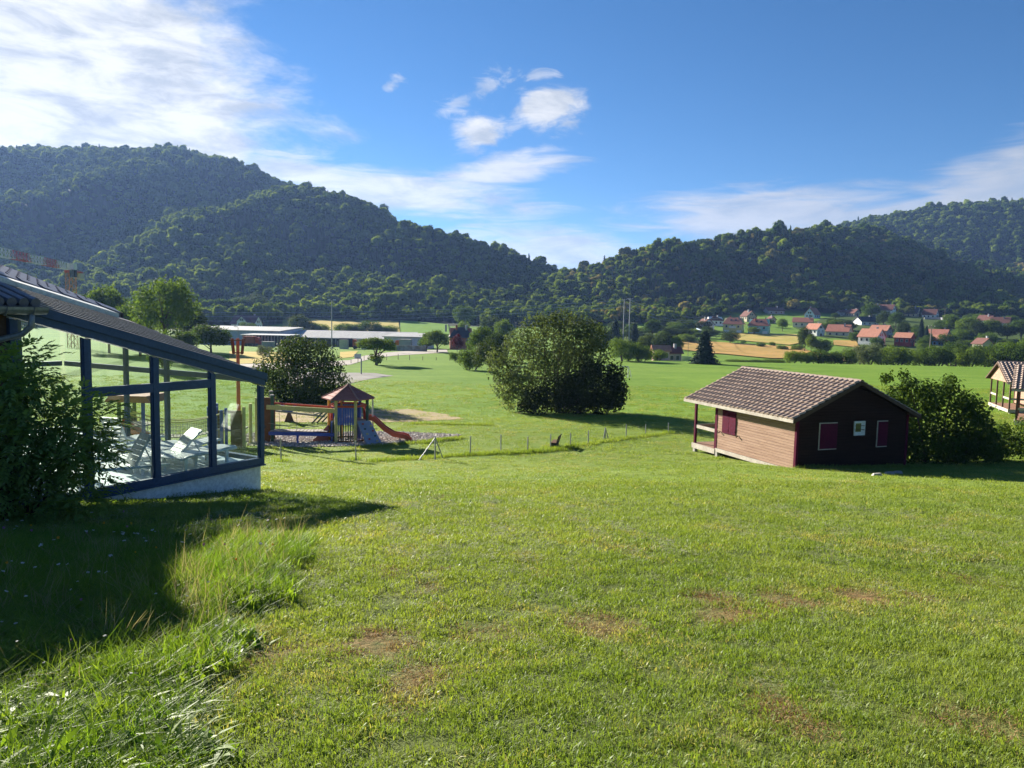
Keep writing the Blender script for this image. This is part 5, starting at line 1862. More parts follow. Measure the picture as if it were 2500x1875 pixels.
rb = thing("rope_bridge", "sagging rope bridge with net sides seen through the glass hall", "rope bridge", RB, R_(5))
LBR = 4.4
for yy in (-.4, .4):
    def zz(t, base):
        return base - .42 * 4 * t * (1 - t)
    MB().tube([(-LBR / 2 + LBR * t / 12, yy, zz(t / 12, 1.75)) for t in range(13)], .03, 5).build("hand_rope", Y_POST, rb)
    net = MB()
    for q in range(1, 26):
        t = q / 26
        x = -LBR / 2 + LBR * t
        net.tube([(x, yy, zz(t, 1.75)), (x, yy, zz(t, 1.02))], .012, 4, False)
    for lv in (.2, .45, .7):
        net.tube([(-LBR / 2 + LBR * t / 12, yy, zz(t / 12, 1.02 + lv * .73)) for t in range(13)], .010, 4, False)
    net.build("net", ROPE, rb)
for q in range(20):
    t = (q + .5) / 20
    x, z = -LBR / 2 + LBR * t, zz(t, 1.0)
    MB().box(x - .085, x + .085, -.42, .42, z - .02, z + .02).build("tread", M_PLANKG, rb)
for x in (-LBR / 2 - .08, LBR / 2 + .08):
    for yy in (-.4, .4):
        MB().tube([(x, yy, -.4), (x, yy, 1.95)], .08, 8).build("post", G_POST if x < 0 else B_PAINT, rb)
OS = at(335, 1035, 36)
OS.z = Hs(OS.x, OS.y)
osl = thing("orange_slide", "orange slide with small roofed platform seen through the glass hall", "slide", OS, R_(-4))
MB().prism([(-.9, -.25, 1.3), (1.5, -.25, .05), (1.5, -.25, -.02), (-.9, -.25, 1.22)], (0, .5, 0)).build("chute", M_ORANGE, osl)
for yy in (-.29, .25):
    MB().prism([(-.9, yy, 1.5), (1.5, yy, .25), (1.5, yy, -.02), (-.9, yy, 1.22)], (0, .04, 0)).build("chute_side", M_ORANGE, osl)
for x in (-.95, .25):
    for yy in (-.5, .8):
        MB().tube([(x - .9 * (x < 0) * 0, yy + .6, -.4), (x, yy + .6, 2.35)], .09, 8).build("post", B_PAINT if x > 0 else G_POST, osl)
MB().prism([(-1.5, -.2, 2.3), (.8, -.2, 2.3), (.55, -.2, 2.62), (-1.25, -.2, 2.62)], (0, 1.9, 0)).build("roof", R_ROOFB, osl)
MB().box(-.95, .25, .1, 1.4, 1.1, 1.17).build("deck", M_PLANKG, osl)
MB().bar((-.95, .1, 1.75), (.25, .1, 1.75), .05, .08).build("rail", Y_POST, osl)

# ================================================================== FENCE, BENCH, GOAL, HOOP
FP = [(686, 1128, 1069), (869, 1124, 1076), (1148, 1111, 1065), (1223, 1105, 1061), (1288, 1104, 1066), (1344, 1095, 1060), (1393, 1089, 1057), (1436, 1085, 1051), (1529, 1070, 1036), (1576, 1062, 1036), (1632, 1056, 1032)]
post0 = None
for k, (X, Yb, Yt) in enumerate(FP):
    p = gp(X, Yb)
    h = at(X, Yt, p.y).z - p.z
    o_ = MB().tube([(0, 0, -.3), (random.uniform(-.02, .02), 0, h)], .030, 6).build("fence_post", M_STEEL)
    o_.location = p
    tag(o_, "slim grey steel fence post across the lawn, %s from the left of the unbraced ones" % ORD[k], "fence post", "fence posts across the lawn")
for k, (X, Yb, Yt, XL, YL_, XR, YR) in enumerate(((1062, 1122, 1066, 1020, 1124, 1083, 1119), (1477, 1077, 1044, 1472, 1076, 1487, 1075))):
    p = gp(X, Yb)
    h = at(X, Yt, p.y).z - p.z
    r = thing("braced_fence_post", ("grey fence post with two slanting braces near the slide", "smaller looking braced fence post right of the bench")[k], "fence post", p, 0, "fence posts across the lawn")
    MB().tube([(0, 0, -.3), (0, 0, h)], .035, 6).build("post", M_STEEL, r)
    for a in ((XL, YL_), (XR, YR)):
        q = gp(*a) - p
        MB().tube([(q.x * 1.02, q.y, q.z - .1), (0, 0, h * .95)], .028, 6).build("brace", M_STEEL, r)
p = gp(1361, 1092)
bn_ = thing("park_bench", "small brown wooden bench seen from its end beside the fence posts", "bench", p, R_(78))
bn_.scale = (.68, .68, .66)
for q in range(3):
    MB().box(-.8, .8, .02 + q * .15, .14 + q * .15, .42, .47).build("seat_slat", BR_BOARD, bn_)
for q in range(3):
    MB(Matrix.Translation((0, -.06 - .045 * q, .60 + .15 * q)) @ Matrix.Rotation(.25, 4, 'X')).box(-.8, .8, -.02, .02, -.06, .06).build("backrest_slat", M_DARKWOOD, bn_)
for x in (-.6, .6):
    MB().box(x - .04, x + .04, 0, .44, 0, .42).build("leg", M_DARK, bn_)
    MB().bar((x, -.01, .3), (x, -.2, 1.0), .06, .05, (0, 1, 0)).build("back_support", M_DARK, bn_)
p = gp(1533, 922)
gl = thing("football_goal", "white football goal half hidden behind the big willow bush", "football goal", p, R_(0))
gw = at(1533, 895, p.y).z - p.z
for x, y in ((0, 0), (-5.0, 1.2)):
    MB().tube([(x, y, -.3), (x, y, gw)], .06, 8).build("goal_post", M_WHITE, gl)
    MB().tube([(x + .55, y + .5, -.1), (x + .35, y + .35, gw * .6), (x, y, gw)], .04, 6).build("back_stay", M_WHITE, gl)
MB().tube([(0, 0, gw), (-5.0, 1.2, gw)], .06, 8).build("crossbar", M_WHITE, gl)
p = gp(882, 914)
bb = thing("basketball_hoop", "basketball hoop with white backboard on the grey sports court", "basketball hoop", p)
zt = at(882, 876, p.y).z - p.z
MB().tube([(0, 0, -.3), (0, 0, zt), (-.25, -.1, zt + .1)], .09, 8).build("pole", M_STEEL, bb)
bw = 16 * p.y / FPX
MB().box(-.95 * bw - .05, .05 * bw - .05, -.18, -.12, zt, zt + 12 * p.y / FPX).build("backboard", M_WHITE, bb)
MB().tube([(-.45 * bw + .2 * math.cos(t * .524), -.4 + .2 * math.sin(t * .524), zt + .12) for t in range(13)], .02, 5, False).build("rim", R_PAINT, bb)
RF = [(857, 888, 878), (874, 885, 871), (889, 880, 868), (944, 879, 865), (972, 878, 864), (1000, 879, 866), (1032, 880, 870), (1065, 880, 872), (1098, 881, 873)]
for k, (X, Yb, Yt) in enumerate(RF):
    p = gp(X, Yb)
    o_ = MB().tube([(0, 0, -.3), (0, 0, at(X, Yt, p.y).z - p.z)], .05, 6).build("fence_post", M_DARKWOOD)
    o_.location = p
    tag(o_, "thin dark post of the far fence along the gravel road, %s from the left" % ORD[k], "fence post", "far fence posts along the gravel road")

# ================================================================== GLASS HALL
M_BLUE = mat("navy_blue_frame", (.024, .066, .155), (.020, .056, .130), .45, .4, 1.5, 1, .08, 60)
M_PLINTH = mat("stained_white_plinth", (.80, .80, .80), (.68, .68, .67), .9, .2, 1.4, 1.2, .2, 12)
M_FLOOR = mat("pool_floor", (.66, .75, .78), (.60, .70, .75), .35, .5, 1.0)
M_RIB = mat("dark_roof_rib", (.07, .07, .08), (.05, .05, .06), .45, .5, 1.5)
M_RDECK = mat("roof_deck", (.05, .05, .055), None, .6, .3, 1.5)
M_STRIP = mat("white_roof_strip", (.62, .63, .62), None, .5, .4, 1.5)
M_RTILE = mat("glazed_grey_tile", (.13, .13, .17), (.10, .10, .135), .4, .5, 1.5)
M_ZINC = mat("zinc_gutter", (.26, .27, .28), (.20, .21, .22), .45, .5, 2, metal=.4)
M_INWALL = mat("inner_wall_blue_grey", (.40, .45, .50), (.34, .39, .44), .8, .2, 1)
M_INBRN = mat("inner_wall_brown", (.26, .22, .20), None, .8, .2, 1)
GLASS = glass_mat("hall_glass", (.95, .985, .965), .10)
ROOFG = glass_mat("roof_glass", (.97, .98, .98), .06, .05)
C0 = Vector((-6.15, 18.5, 0))
SD, WD = Vector((-.506, -.8625, 0)).normalized(), Vector((-.8625, .506, 0)).normalized()
HM = Matrix(((SD.x, WD.x, 0, 0), (SD.y, WD.y, 0, 0), (0, 0, 1, 0), (0, 0, 0, 1)))
HROT = math.atan2(SD.y, SD.x)           # the s, w frame is left-handed: mirror w in local space
hall = thing("glass_hall", "glass pool hall with navy blue frame, white plinth and striped sloping roof", "glass hall", C0, HROT)


def L(s, w, z):
    """(s along the front to the left, w inwards, z) to the hall's local space (its y axis points outwards)."""
    return (s, -w, z)


def zr(s, w):
    return -1.50 + .285 * s + .22 * w


def hb6(mb, s0, s1, w0, w1, zlo, zhi):
    """Box in s, w whose bottom and top follow functions or constants."""
    f = lambda q, s, w: q(s, w) if callable(q) else q
    P = [(s0, w0), (s1, w0), (s1, w1), (s0, w1)]
    return mb.hexa([L(s, w, f(zlo, s, w)) for s, w in P] + [L(s, w, f(zhi, s, w)) for s, w in P])


def hpart(name, m, boxes, parent=hall):
    mb = MB()
    for b_ in boxes:
        hb6(mb, *b_)
    return mb.build(name, m, parent)


WB = 8.6
SB = 7.0
hpart("plinth", M_PLINTH, [(.0, SB, .03, .28, -5.6, -3.76), (.0, .25, .28, WB, -5.6, -3.76)])
hpart("floor", M_FLOOR, [(.25, SB, .28, WB, -4.4, -3.66)])
hpart("back_wall", M_INWALL, [(2.5, SB, WB - .2, WB, -3.66, lambda s, w: zr(s, w) - .12)])
hpart("bottom_rail", M_BLUE, [(.09, 2.49, WB - .15, WB - .02, -3.76, -3.60)])
hpart("transom", M_BLUE, [(.09, 2.49, WB - .15, WB - .02, -1.76, -1.62)])
hpart("back_post", M_BLUE, [(1.2, 1.32, WB - .15, WB - .02, -3.598, lambda s, w: zr(s, w) - .12)])
for s0, s1 in ((.1, 1.19), (1.33, 2.48)):
    hpart("pane", GLASS, [(s0, s1, WB - .09, WB - .082, -3.60, -1.762)])
    hpart("pane", GLASS, [(s0, s1, WB - .09, WB - .082, -1.618, lambda s, w: zr(s, w) - .12)])
iw = hpart("inner_wall", M_INWALL, [(6.1, 6.25, .2, WB - .2, -3.66, lambda s, w: zr(s, w) - .12)])
hpart("wall_panel", M_INBRN, [(6.05, 6.098, .8, 2.6, -2.6, -.65)], iw)
hpart("inner_door", mat("pale_green_door", (.30, .36, .28), None, .6), [(6.03, 6.098, 3.3, 4.1, -3.6, -.9)], iw)
hpart("inner_post", M_WFR, [(4.75, 4.9, 2.4, 2.55, -3.66, lambda s, w: zr(s, w) - .12)])
hpart("bottom_rail", M_BLUE, [(-.04, SB, -.07, .06, -3.76, -3.60)])
hpart("drip_sill", M_BLUE, [(-.06, SB, -.10, .02, -3.80, -3.765)])
hpart("bottom_rail", M_BLUE, [(-.05, .08, .065, WB, -3.76, -3.60)])
POSTS = [.0, 1.41, 2.84, 4.30, 5.62]
for k, s in enumerate(POSTS):
    hpart("post", M_BLUE, [(s - .06, s + .06, -.055, .065, -3.598, lambda s_, w: zr(s_, w) - .34)])
for w in (1.8, 3.6, 5.4, 7.2):
    hpart("side_post", M_BLUE, [(-.03, .07, w - .06, w + .06, -3.598, lambda s_, w_: zr(s_, w_) - .30)])
hpart("fascia", M_BLUE, [(-.09, SB, -.14, -.10, lambda s, w: zr(s, 0) - .16, lambda s, w: zr(s, 0) + .0)])
hpart("rake_beam", M_BLUE, [(-.06, SB, -.095, .06, lambda s, w: zr(s, 0) - .31, lambda s, w: zr(s, 0) - .105)])
hpart("eave_beam", M_BLUE, [(-.06, .08, .065, WB, lambda s, w: zr(0, w) - .32, lambda s, w: zr(0, w) - .105)])
hpart("eave_fascia", M_BLUE, [(-.13, -.092, -.095, 6.0, lambda s, w: zr(-.2, w) - .16, lambda s, w: zr(-.2, w) + .0)])
for s0, s1 in ((1.47, 2.78), (2.90, 4.24), (4.36, 5.56)):
    if s0 < 4:
        hpart("transom", M_BLUE, [(s0, s1, -.05, .06, -1.77, -1.58)])
for w0, w1 in ((.07, 1.74), (1.86, 3.54), (3.66, 5.34), (5.46, 7.14), (7.26, WB - .2)):
    hpart("transom", M_BLUE, [(-.02, .06, w0, w1, -1.76, -1.62)])
for s0, s1, cut in ((.06, 1.35, 0), (1.47, 2.78, 1), (2.90, 4.24, 1), (4.36, 5.56, 0)):
    top = lambda s, w: zr(s, 0) - .335
    for zlo, zhi in (((-3.60, -1.772), (-1.578, top)) if cut else ((-3.60, top),)):
        hpart("pane", GLASS, [(s0, s1, -.004, .004, zlo, zhi)])
        # thin dark gasket round each pane
        zt_ = zhi
        hpart("gasket", M_BLUE, [(s0, s0 + .03, -.03, .03, zlo, (lambda s, w, q=zt_: (q(s, w) if callable(q) else q))), (s1 - .03, s1, -.03, .03, zlo, zt_)])
for w0, w1 in ((.07, 1.74), (1.86, 3.54), (3.66, 5.34), (5.46, 7.14), (7.26, WB - .2)):
    hpart("pane", GLASS, [(.016, .024, w0, w1, -3.60, -1.762)])
    hpart("pane", GLASS, [(.016, .024, w0, w1, -1.618, lambda s, w: zr(0, w) - .325)])
# roof
rf = hpart("roof", M_RDECK, [(-.2, SB, 5.1, 11.5, lambda s, w: zr(s, w) - .10, lambda s, w: zr(s, w) - .01)])
for s0, s1 in ((-.09, 1.40), (1.42, 2.83), (2.85, 4.29), (4.31, 5.6), (5.62, SB)):
    hpart("roof_pane", ROOFG, [(s0, s1, -.095, 5.09, lambda s, w: zr(s, w) - .03, lambda s, w: zr(s, w) - .015)], rf)
for w in (1.35, 2.70, 4.05):
    hpart("rafter", M_BLUE, [(-.05, SB, w - .04, w + .04, lambda s, w_: zr(s, w_) - .085, lambda s, w_: zr(s, w_) - .035)], rf)
for s_ in (1.41, 2.84, 4.30, 5.62):
    hpart("purlin", M_BLUE, [(s_ - .04, s_ + .04, .07, 5.0, lambda s, w_: zr(s, w_) - .09, lambda s, w_: zr(s, w_) - .04)], rf)
for k in range(10):
    w = -.09 + k * .52
    e0 = -.12
    for s0, s1 in ((e0, 2.55), (2.56, SB)):
        hpart("roof_rib", M_RIB, [(s0, s1, w, w + .09, lambda s, w_: zr(s, w_) - .013, lambda s, w_, d=(0 if s0 < 1 else .012): zr(s, w_) + .004 + d * .3)], rf)
for s0, s1 in ((.35, 2.6), (2.61, 4.8), (4.81, SB)):
    hpart("roof_strip", M_STRIP, [(s0, s1, 5.15, 5.95, lambda s, w: zr(s, w) - .012, lambda s, w: zr(s, w) + .11)], rf)
for k in range(11):
    w = 6.0 + k * .5
    mb = MB()
    n_ = 14
    for q in range(n_):
        s0 = -.25 + (SB + .25) * q / n_
        s1 = s0 + (SB + .25) / n_ + .03
        mb.hexa([L(s0, w, zr(s0, w) - .01), L(s1, w, zr(s1, w) - .01), L(s1, w + .47, zr(s1, w + .47) - .01), L(s0, w + .47, zr(s0, w + .47) - .01),
                 L(s0, w, zr(s0, w) + .12), L(s1, w, zr(s1, w) + .15), L(s1, w + .30, zr(s1, w + .3) + .20), L(s0, w + .30, zr(s0, w + .3) + .17)])
    mb.build("tile_row", M_RTILE, rf)
hpart("tile_eave_board", M_DARK, [(-.30, -.262, 5.95, 11.5, lambda s, w: zr(s, w) - .14, lambda s, w: zr(s, w) + .13)], rf)

# main building that carries on to the left of the hall
mbld = thing("main_building", "cream plastered main building with zinc gutter at the left edge", "building", C0, HROT)
hpart("wall", mat("cream_plaster", (.60, .56, .46), None, .85), [(5.95, 6.9, .10, .35, -5.6, -.06)], mbld)
hpart("wall", mat("cream_plaster", (.60, .56, .46), None, .85), [(5.98, 16, .36, 1.5, -5.6, 1.4), (5.65, 16, 1.5, 4, -3.0, 1.9), (4.6, 16, 4, 8.7, .6, 2.45), (1.9, 3.6, 8.7, 14, -3.0, lambda s, w: 2.95 + .8 * (s - 1.9)), (3.6, 16, 8.71, 14, -3.0, 4.3)], mbld)  # unseen raised blocks, stepped and sloped to cast the lawn's shadow edge
hpart("window_frame", M_DARKWOOD, [(5.70, 5.93, .02, .12, -3.6, -.16)], mbld)
hpart("roof", M_RTILE, [(5.35, 6.9, -.36, 1.0, lambda s, w: -.02 + .25 * w, lambda s, w: .10 + .25 * w), (6.05, 16, -.05, 1.6, lambda s, w: 1.38 + .3 * w, lambda s, w: 1.5 + .3 * w), (5.68, 16, 1.6, 4.1, lambda s, w: 1.44 + .3 * w, lambda s, w: 1.56 + .3 * w), (4.6, 16, 4.1, 8.7, 2.46, 2.58), (1.9, 3.6, 8.7, 14, lambda s, w: 2.96 + .8 * (s - 1.9), lambda s, w: 3.08 + .8 * (s - 1.9)), (3.61, 16, 8.7, 14, 4.31, 4.44)], mbld)  # the higher slabs only cap the unseen shadow blocks
for q in range(8):
    s = 5.42 + q * .20
    MB().tube([L(s, -.44, .06), L(s, 1.0, .42)], .085, 8).build("roof_tile", M_RTILE, mbld)
gb = MB()
gv = []
for s in (5.25, 9.0):
    for i in range(9):
        a = math.pi * i / 8
        gv.append(L(s, -.44 + .11 * math.cos(a), -.02 - .13 * math.sin(a)))
    for i in range(8, -1, -1):
        a = math.pi * i / 8
        gv.append(L(s, -.44 + .095 * math.cos(a), -.02 - .115 * math.sin(a)))
gb.add(gv, [(i, (i + 1) % 18, 18 + (i + 1) % 18, 18 + i) for i in range(18)])
gb.add([gv[i] for i in range(9)], [tuple(range(9))])
gut = gb.build("gutter", M_ZINC, mbld)
for s in (5.5, 5.95):
    MB().tube([L(s, -.44 + .125 * math.cos(math.pi * i / 8), -.02 - .145 * math.sin(math.pi * i / 8)) for i in range(9)], .012, 5).build("bracket", M_ZINC, gut)
MB().tube([L(5.50, -.44, -.12), L(5.50, -.42, -.36), L(5.60, -.3, -.50), L(5.92, -.05, -.62), L(6.02, .02, -.78), L(6.02, .03, -4.6)], .055, 10).build("downpipe", M_ZINC, mbld, True)
# the added shadow-casting blocks beyond the frame are parented to the main building

# ------------------------------------------------------------------ loungers
M_LNG = mat("white_lounger_plastic", (.80, .83, .84), None, .35, .5, 1)
SLAT_ME = MB().box(-.05, .05, -.29, .29, -.012, .012).mesh("seat_slat", M_LNG)
LEG_ME = MB().prism([(-.05, -.025, .30), (.05, -.025, .30), (.03, -.025, 0), (-.03, -.025, 0)], (0, .05, 0)).mesh("leg", M_LNG)


def lounger(label, s0, w0, s1, w1, back):
    a, b_ = Vector((C0.x, C0.y, 0)) + SD * s0 + WD * w0, Vector((C0.x, C0.y, 0)) + SD * s1 + WD * w1
    d = (b_ - a).normalized()
    r = thing("sun_lounger", label, "sun lounger", (a.x, a.y, -3.66), math.atan2(d.y, d.x), "sun loungers in the glass hall")
    LN = 1.9
    hx = 1.22
    end = LN if back < 5 else hx + .05
    for s in (-1, 1):
        MB().tube([(0, s * .31, .30), (.3, s * .31, .335), (.8, s * .31, .31), (hx, s * .31, .30), (LN, s * .31, .285)], .028, 6).build("side_rail", M_LNG, r, True)
    for x in (.18, 1.55):
        for s in (-1, 1):
            o_ = link("leg", LEG_ME, r, (x, s * .30, 0))
        MB().box(x - .02, x + .02, -.275, .275, .14, .18).build("cross_bar", M_LNG, r)
    for q in range(10):
        x = .06 + q * .118
        link("seat_slat", SLAT_ME, r, (x, 0, .325 + .02 * math.sin(x * 3)))
    a_ = R_(back)
    M_ = Matrix.Translation((hx, 0, .315)) @ Matrix.Rotation(-a_, 4, 'Y')
    bk = MB(M_)
    for s in (-1, 1):
        bk.tube([(0, s * .27, 0), (.4, s * .27, .02), (.70, s * .26, .0)], .025, 6)
    bk.box(.66, .72, -.26, .26, -.02, .02)
    bf = bk.build("backrest", M_LNG, r)
    for q in range(6):
        o_ = link("backrest_slat", SLAT_ME, bf)
        o_.matrix_basis = M_ @ Matrix.Translation((.05 + q * .115, 0, .02)) @ Matrix.Scale(.88, 4, (0, 1, 0))
    if back > 5:
        for s in (-1, 1):
            q = M_ @ Vector((.42, s * .27, 0))
            MB().tube([q, (q.x + .16, s * .29, .28)], .015, 5).build("backrest_strut", M_LNG, r)
    return r


lounger("white lounger with raised back, nearest the glass behind the leafy bush", 4.3, .75, 2.45, .32, 62)
lounger("white lounger with raised back in the middle of the group", 2.85, 1.25, 1.0, .85, 44)
lounger("flat white lounger closest to the right corner of the hall", 2.25, .42, .40, .80, 0)
lounger("white lounger with upright back, farthest from the glass at left", .45, 3.55, 2.25, 3.1, 66)
lounger("flat white lounger behind the middle raised one", 2.6, 2.0, .75, 2.15, 0)
lounger("flat white lounger behind the one in the right corner", 2.1, 1.75, .38, 1.45, 8)
p = Vector((C0.x, C0.y, 0)) + SD * 3.3 + WD * 2.7
tb = thing("side_table", "small white side table between the loungers", "table", (p.x, p.y, -3.66))
MB().box(-.25, .25, -.25, .25, .40, .44).build("table_top", M_LNG, tb)
for x in (-.2, .2):
    for y in (-.2, .2):
        MB().box(x - .02, x + .02, y - .02, y + .02, 0, .399).build("leg", M_LNG, tb)

# ================================================================== NEAR BUSHES
def shrub(name, label, base, spec, px2m, leafn, LL, LW, m, seed, depthk=.8, trunks=6, up=.2, shell=(.45, 1.05), cat="shrub", droop=0.0):
    """spec: lumps as (x px, y px up, r px) relative to the base in the picture's scale, turned into metres."""
    rr = random.Random(seed)
    B = []
    for x, y, r_ in spec:
        for k in range(2):
            B.append((x * px2m + rr.uniform(-.2, .2) * r_ * px2m, rr.uniform(-1, 1) * depthk * r_ * px2m * 1.2, max(y * px2m, .1), r_ * px2m, r_ * px2m, r_ * px2m))
    r = thing(name, label, cat, base)
    link("crown", crown("crown", B, leafn, LL, LW, m, seed, shell, droop, up, zmin=.02), r)
    mb = MB()
    for k in range(trunks):
        b_ = Vector(rr.choice(B)[:3])
        s = Vector((rr.uniform(-.3, .3) + b_.x * .25, rr.uniform(-.3, .3), -.2))
        mb.tube([s, s.lerp(b_, .5) + Vector((0, 0, .12 * b_.z)), b_ + Vector((0, 0, .1 * b_.z))], [.05, .035, .012], 6)
    mb.build("stems", BARK, r, True)
    return r


L_WILLOW = leaf_mat("silver_willow_leaf", (.045, .075, .022), (.120, .150, .058), .36, .5, (1.35, 1.3, .7), rnd=0)
L_DKSH = leaf_mat("dark_shrub_leaf", (.013, .024, .008), (.035, .050, .014), .22, .9, rnd=0)
L_ELDER = leaf_mat("elder_leaf", (.026, .058, .012), (.060, .105, .020), .30, .8, rnd=0)
L_ASH = leaf_mat("near_bush_leaf", (.13, .215, .06), (.23, .32, .095), .42, 1.1, rnd=0)
L_ROUND = leaf_mat("round_bush_leaf", (.016, .038, .011), (.058, .092, .020), .25, .5, rnd=0)
wb = gp(1350, 1008)
s_ = D * wb.y / FPX
W_ = lambda q: [(x - 1195, 890 - y, r_) for x, y, r_ in q]
shrub("willow_bush", "big silvery willow bush in the middle of the meadow", wb + Vector((0, 1.0, 0)), W_([(1085, 800, 30), (1070, 775, 22), (1092, 838, 30), (1098, 872, 18), (1118, 745, 36), (1140, 790, 50), (1150, 715, 34), (1190, 702, 30), (1215, 690, 26), (1250, 702, 28), (1270, 725, 36), (1290, 765, 36), (1240, 745, 50), (1190, 760, 55), (1225, 790, 50), (1120, 830, 34), (1168, 690, 14), (1290, 705, 10), (1145, 860, 26)]), s_, 15000, .24, .13, L_WILLOW, 3, .8, 14, .5, (.55, 1.1))
shrub("dark_shrub", "dense dark shrub under the right side of the big willow bush", wb + Vector((.4, -.3, 0)), W_([(1150, 862, 30), (1185, 845, 42), (1225, 835, 45), (1265, 830, 45), (1300, 840, 40), (1322, 835, 22), (1310, 800, 26), (1280, 865, 28), (1235, 868, 26), (1195, 872, 22), (1320, 862, 20), (1120, 875, 14), (1270, 795, 26)]), s_, 11000, .24, .15, L_DKSH, 4, .75, 8)
# dark round bush behind the playground
rb_ = gp(735, 984)
s_ = D * rb_.y / FPX
shrub("round_bush", "dark round bush standing behind the playground", rb_, [(x - 655, 868 - y, r_) for x, y, r_ in [(600, 790, 42), (590, 835, 36), (640, 765, 42), (690, 765, 38), (722, 790, 30), (735, 825, 26), (650, 820, 60), (700, 830, 44), (620, 850, 34), (670, 850, 40), (715, 852, 28), (575, 800, 22), (655, 740, 20), (700, 745, 16), (625, 745, 18)]], s_, 14000, .22, .14, L_ROUND, 6, .8, 8)
# elder at the cabin
eb = at(2290, 1160, 37.0)
eb.z = Hs(eb.x, eb.y)
s_ = D * eb.y / FPX
E_ = lambda q: [(x - 2030, 1020 - y, r_) for x, y, r_ in q]
shrub("elder_bush", "large leafy elder bush behind the right side of the brown cabin", eb, E_([(1945, 832, 12), (1948, 850, 16), (1905, 838, 14), (2042, 838, 13), (2048, 855, 20), (1985, 868, 30), (2025, 880, 34), (1940, 885, 34), (2075, 885, 24), (2100, 905, 30), (2060, 930, 44), (2000, 930, 46), (2125, 925, 20), (2115, 950, 30), (1950, 945, 40), (2000, 985, 42), (2060, 985, 44), (2110, 985, 32), (1950, 990, 34), (2140, 955, 12)]), s_, 10500, .21, .11, L_ELDER, 8, .8, 9, .3)
lb = at(2460, 1150, 37.5)
lb.z = Hs(lb.x, lb.y)
shrub("low_bush", "lower light green bush at the right edge below the far cabins", lb, [(-150, 24, 26), (-120, 40, 30), (-95, 26, 30), (-70, 44, 32), (-45, 30, 30), (-22, 20, 26), (5, 35, 28), (30, 48, 30), (-5, 62, 22), (28, 80, 20), (-40, 14, 20), (50, 30, 30)], s_, 8200, .16, .09, leaf_mat("low_bush_leaf", (.050, .095, .020), (.09, .15, .03), .34, .8, rnd=0), 9, .8, 4)

# the near bush before the glass hall: leafy sprays with long leaflets
rng = np.random.default_rng(21)
nb_ = Vector((-7.75, 11.6, Hs(-7.75, 11.6)))
NBL = [(0, 0, .6, 1.0, .9, .7), (.5, -.2, 1.3, 1.0, .9, .7), (.95, .1, 1.55, .62, .7, .5), (-.3, 0, 1.9, .9, .9, .6), (.15, .1, 2.35, .55, .6, .42), (-.6, .1, 2.2, .7, .7, .5), (.75, .2, .75, .8, .7, .6), (1.15, .0, 1.15, .48, .55, .36), (-1.0, 0, 1.2, 1.0, .9, .9), (-.2, -.5, .9, .9, .8, .8), (.35, -.3, 1.95, .55, .6, .4), (-1.4, .2, 2.0, .8, .8, .6), (.9, -.2, .35, .6, .6, .4)]
BN = np.array(NBL)
nsp = 2300
k = rng.choice(len(BN), nsp, p=(BN[:, 3] * BN[:, 4]) / (BN[:, 3] * BN[:, 4]).sum())
d = sph(nsp, rng)
P0 = BN[k, :3] + d * BN[k, 3:] * rng.uniform(.6, 1.02, nsp)[:, None]
VV = []
for i in range(nsp):
    ax = Vector(d[i]) + Vector((0, 0, .25)) + Vector(rng.normal(0, .35, 3))
    ax.normalize()
    sd_ = ax.cross(Vector((0, 0, 1)))
    sd_ = sd_.normalized() if sd_.length > .1 else Vector((1, 0, 0))
    up_ = sd_.cross(ax)
    p0 = Vector(P0[i])
    ln = rng.uniform(.16, .28)
    for q in range(9):
        t = (q // 2 + .6) / 4.6
        sg = (1 if q % 2 else -1) if q < 8 else 0
        o_ = p0 + ax * ln * t - Vector((0, 0, .10 * t * t * ln / .2))
        dr = (ax * (.75 if sg else 1) + sd_ * sg * .9 - Vector((0, 0, .25))).normalized()
        l_ = rng.uniform(.075, .125)
        wv = dr.cross(up_).normalized() * l_ * .17
        VV += [o_, o_ + dr * l_ * .45 + wv + up_ * .006, o_ + dr * l_ - Vector((0, 0, .012)), o_ + dr * l_ * .45 - wv + up_ * .006]
VV = np.array([tuple(v) for v in VV])
nbush = thing("leafy_bush", "big leafy bush with long leaflets before the left part of the glass hall", "shrub", nb_)
link("crown", np_mesh("crown", VV, np.arange(len(VV)).reshape(-1, 4), L_ASH), nbush)
link("inner_crown", crown("inner_crown", [(x, y, z, a * .8, b_ * .8, c_ * .8) for x, y, z, a, b_, c_ in NBL], 4600, .13, .05, leaf_mat("inner_bush_leaf", (.10, .17, .05), (.17, .25, .075), .2, 1, rnd=0), 22, (.2, 1.0), zmin=.0), nbush)
mb = MB()
for q in range(12):
    b_ = Vector(NBL[q][:3])
    mb.tube([(b_.x * .25 + .1 * math.sin(q), .1 * math.cos(q), -.2), b_ * .55 + Vector((0, 0, .15)), b_], [.04, .028, .01], 6)
mb.build("stems", BARK, nbush, True)

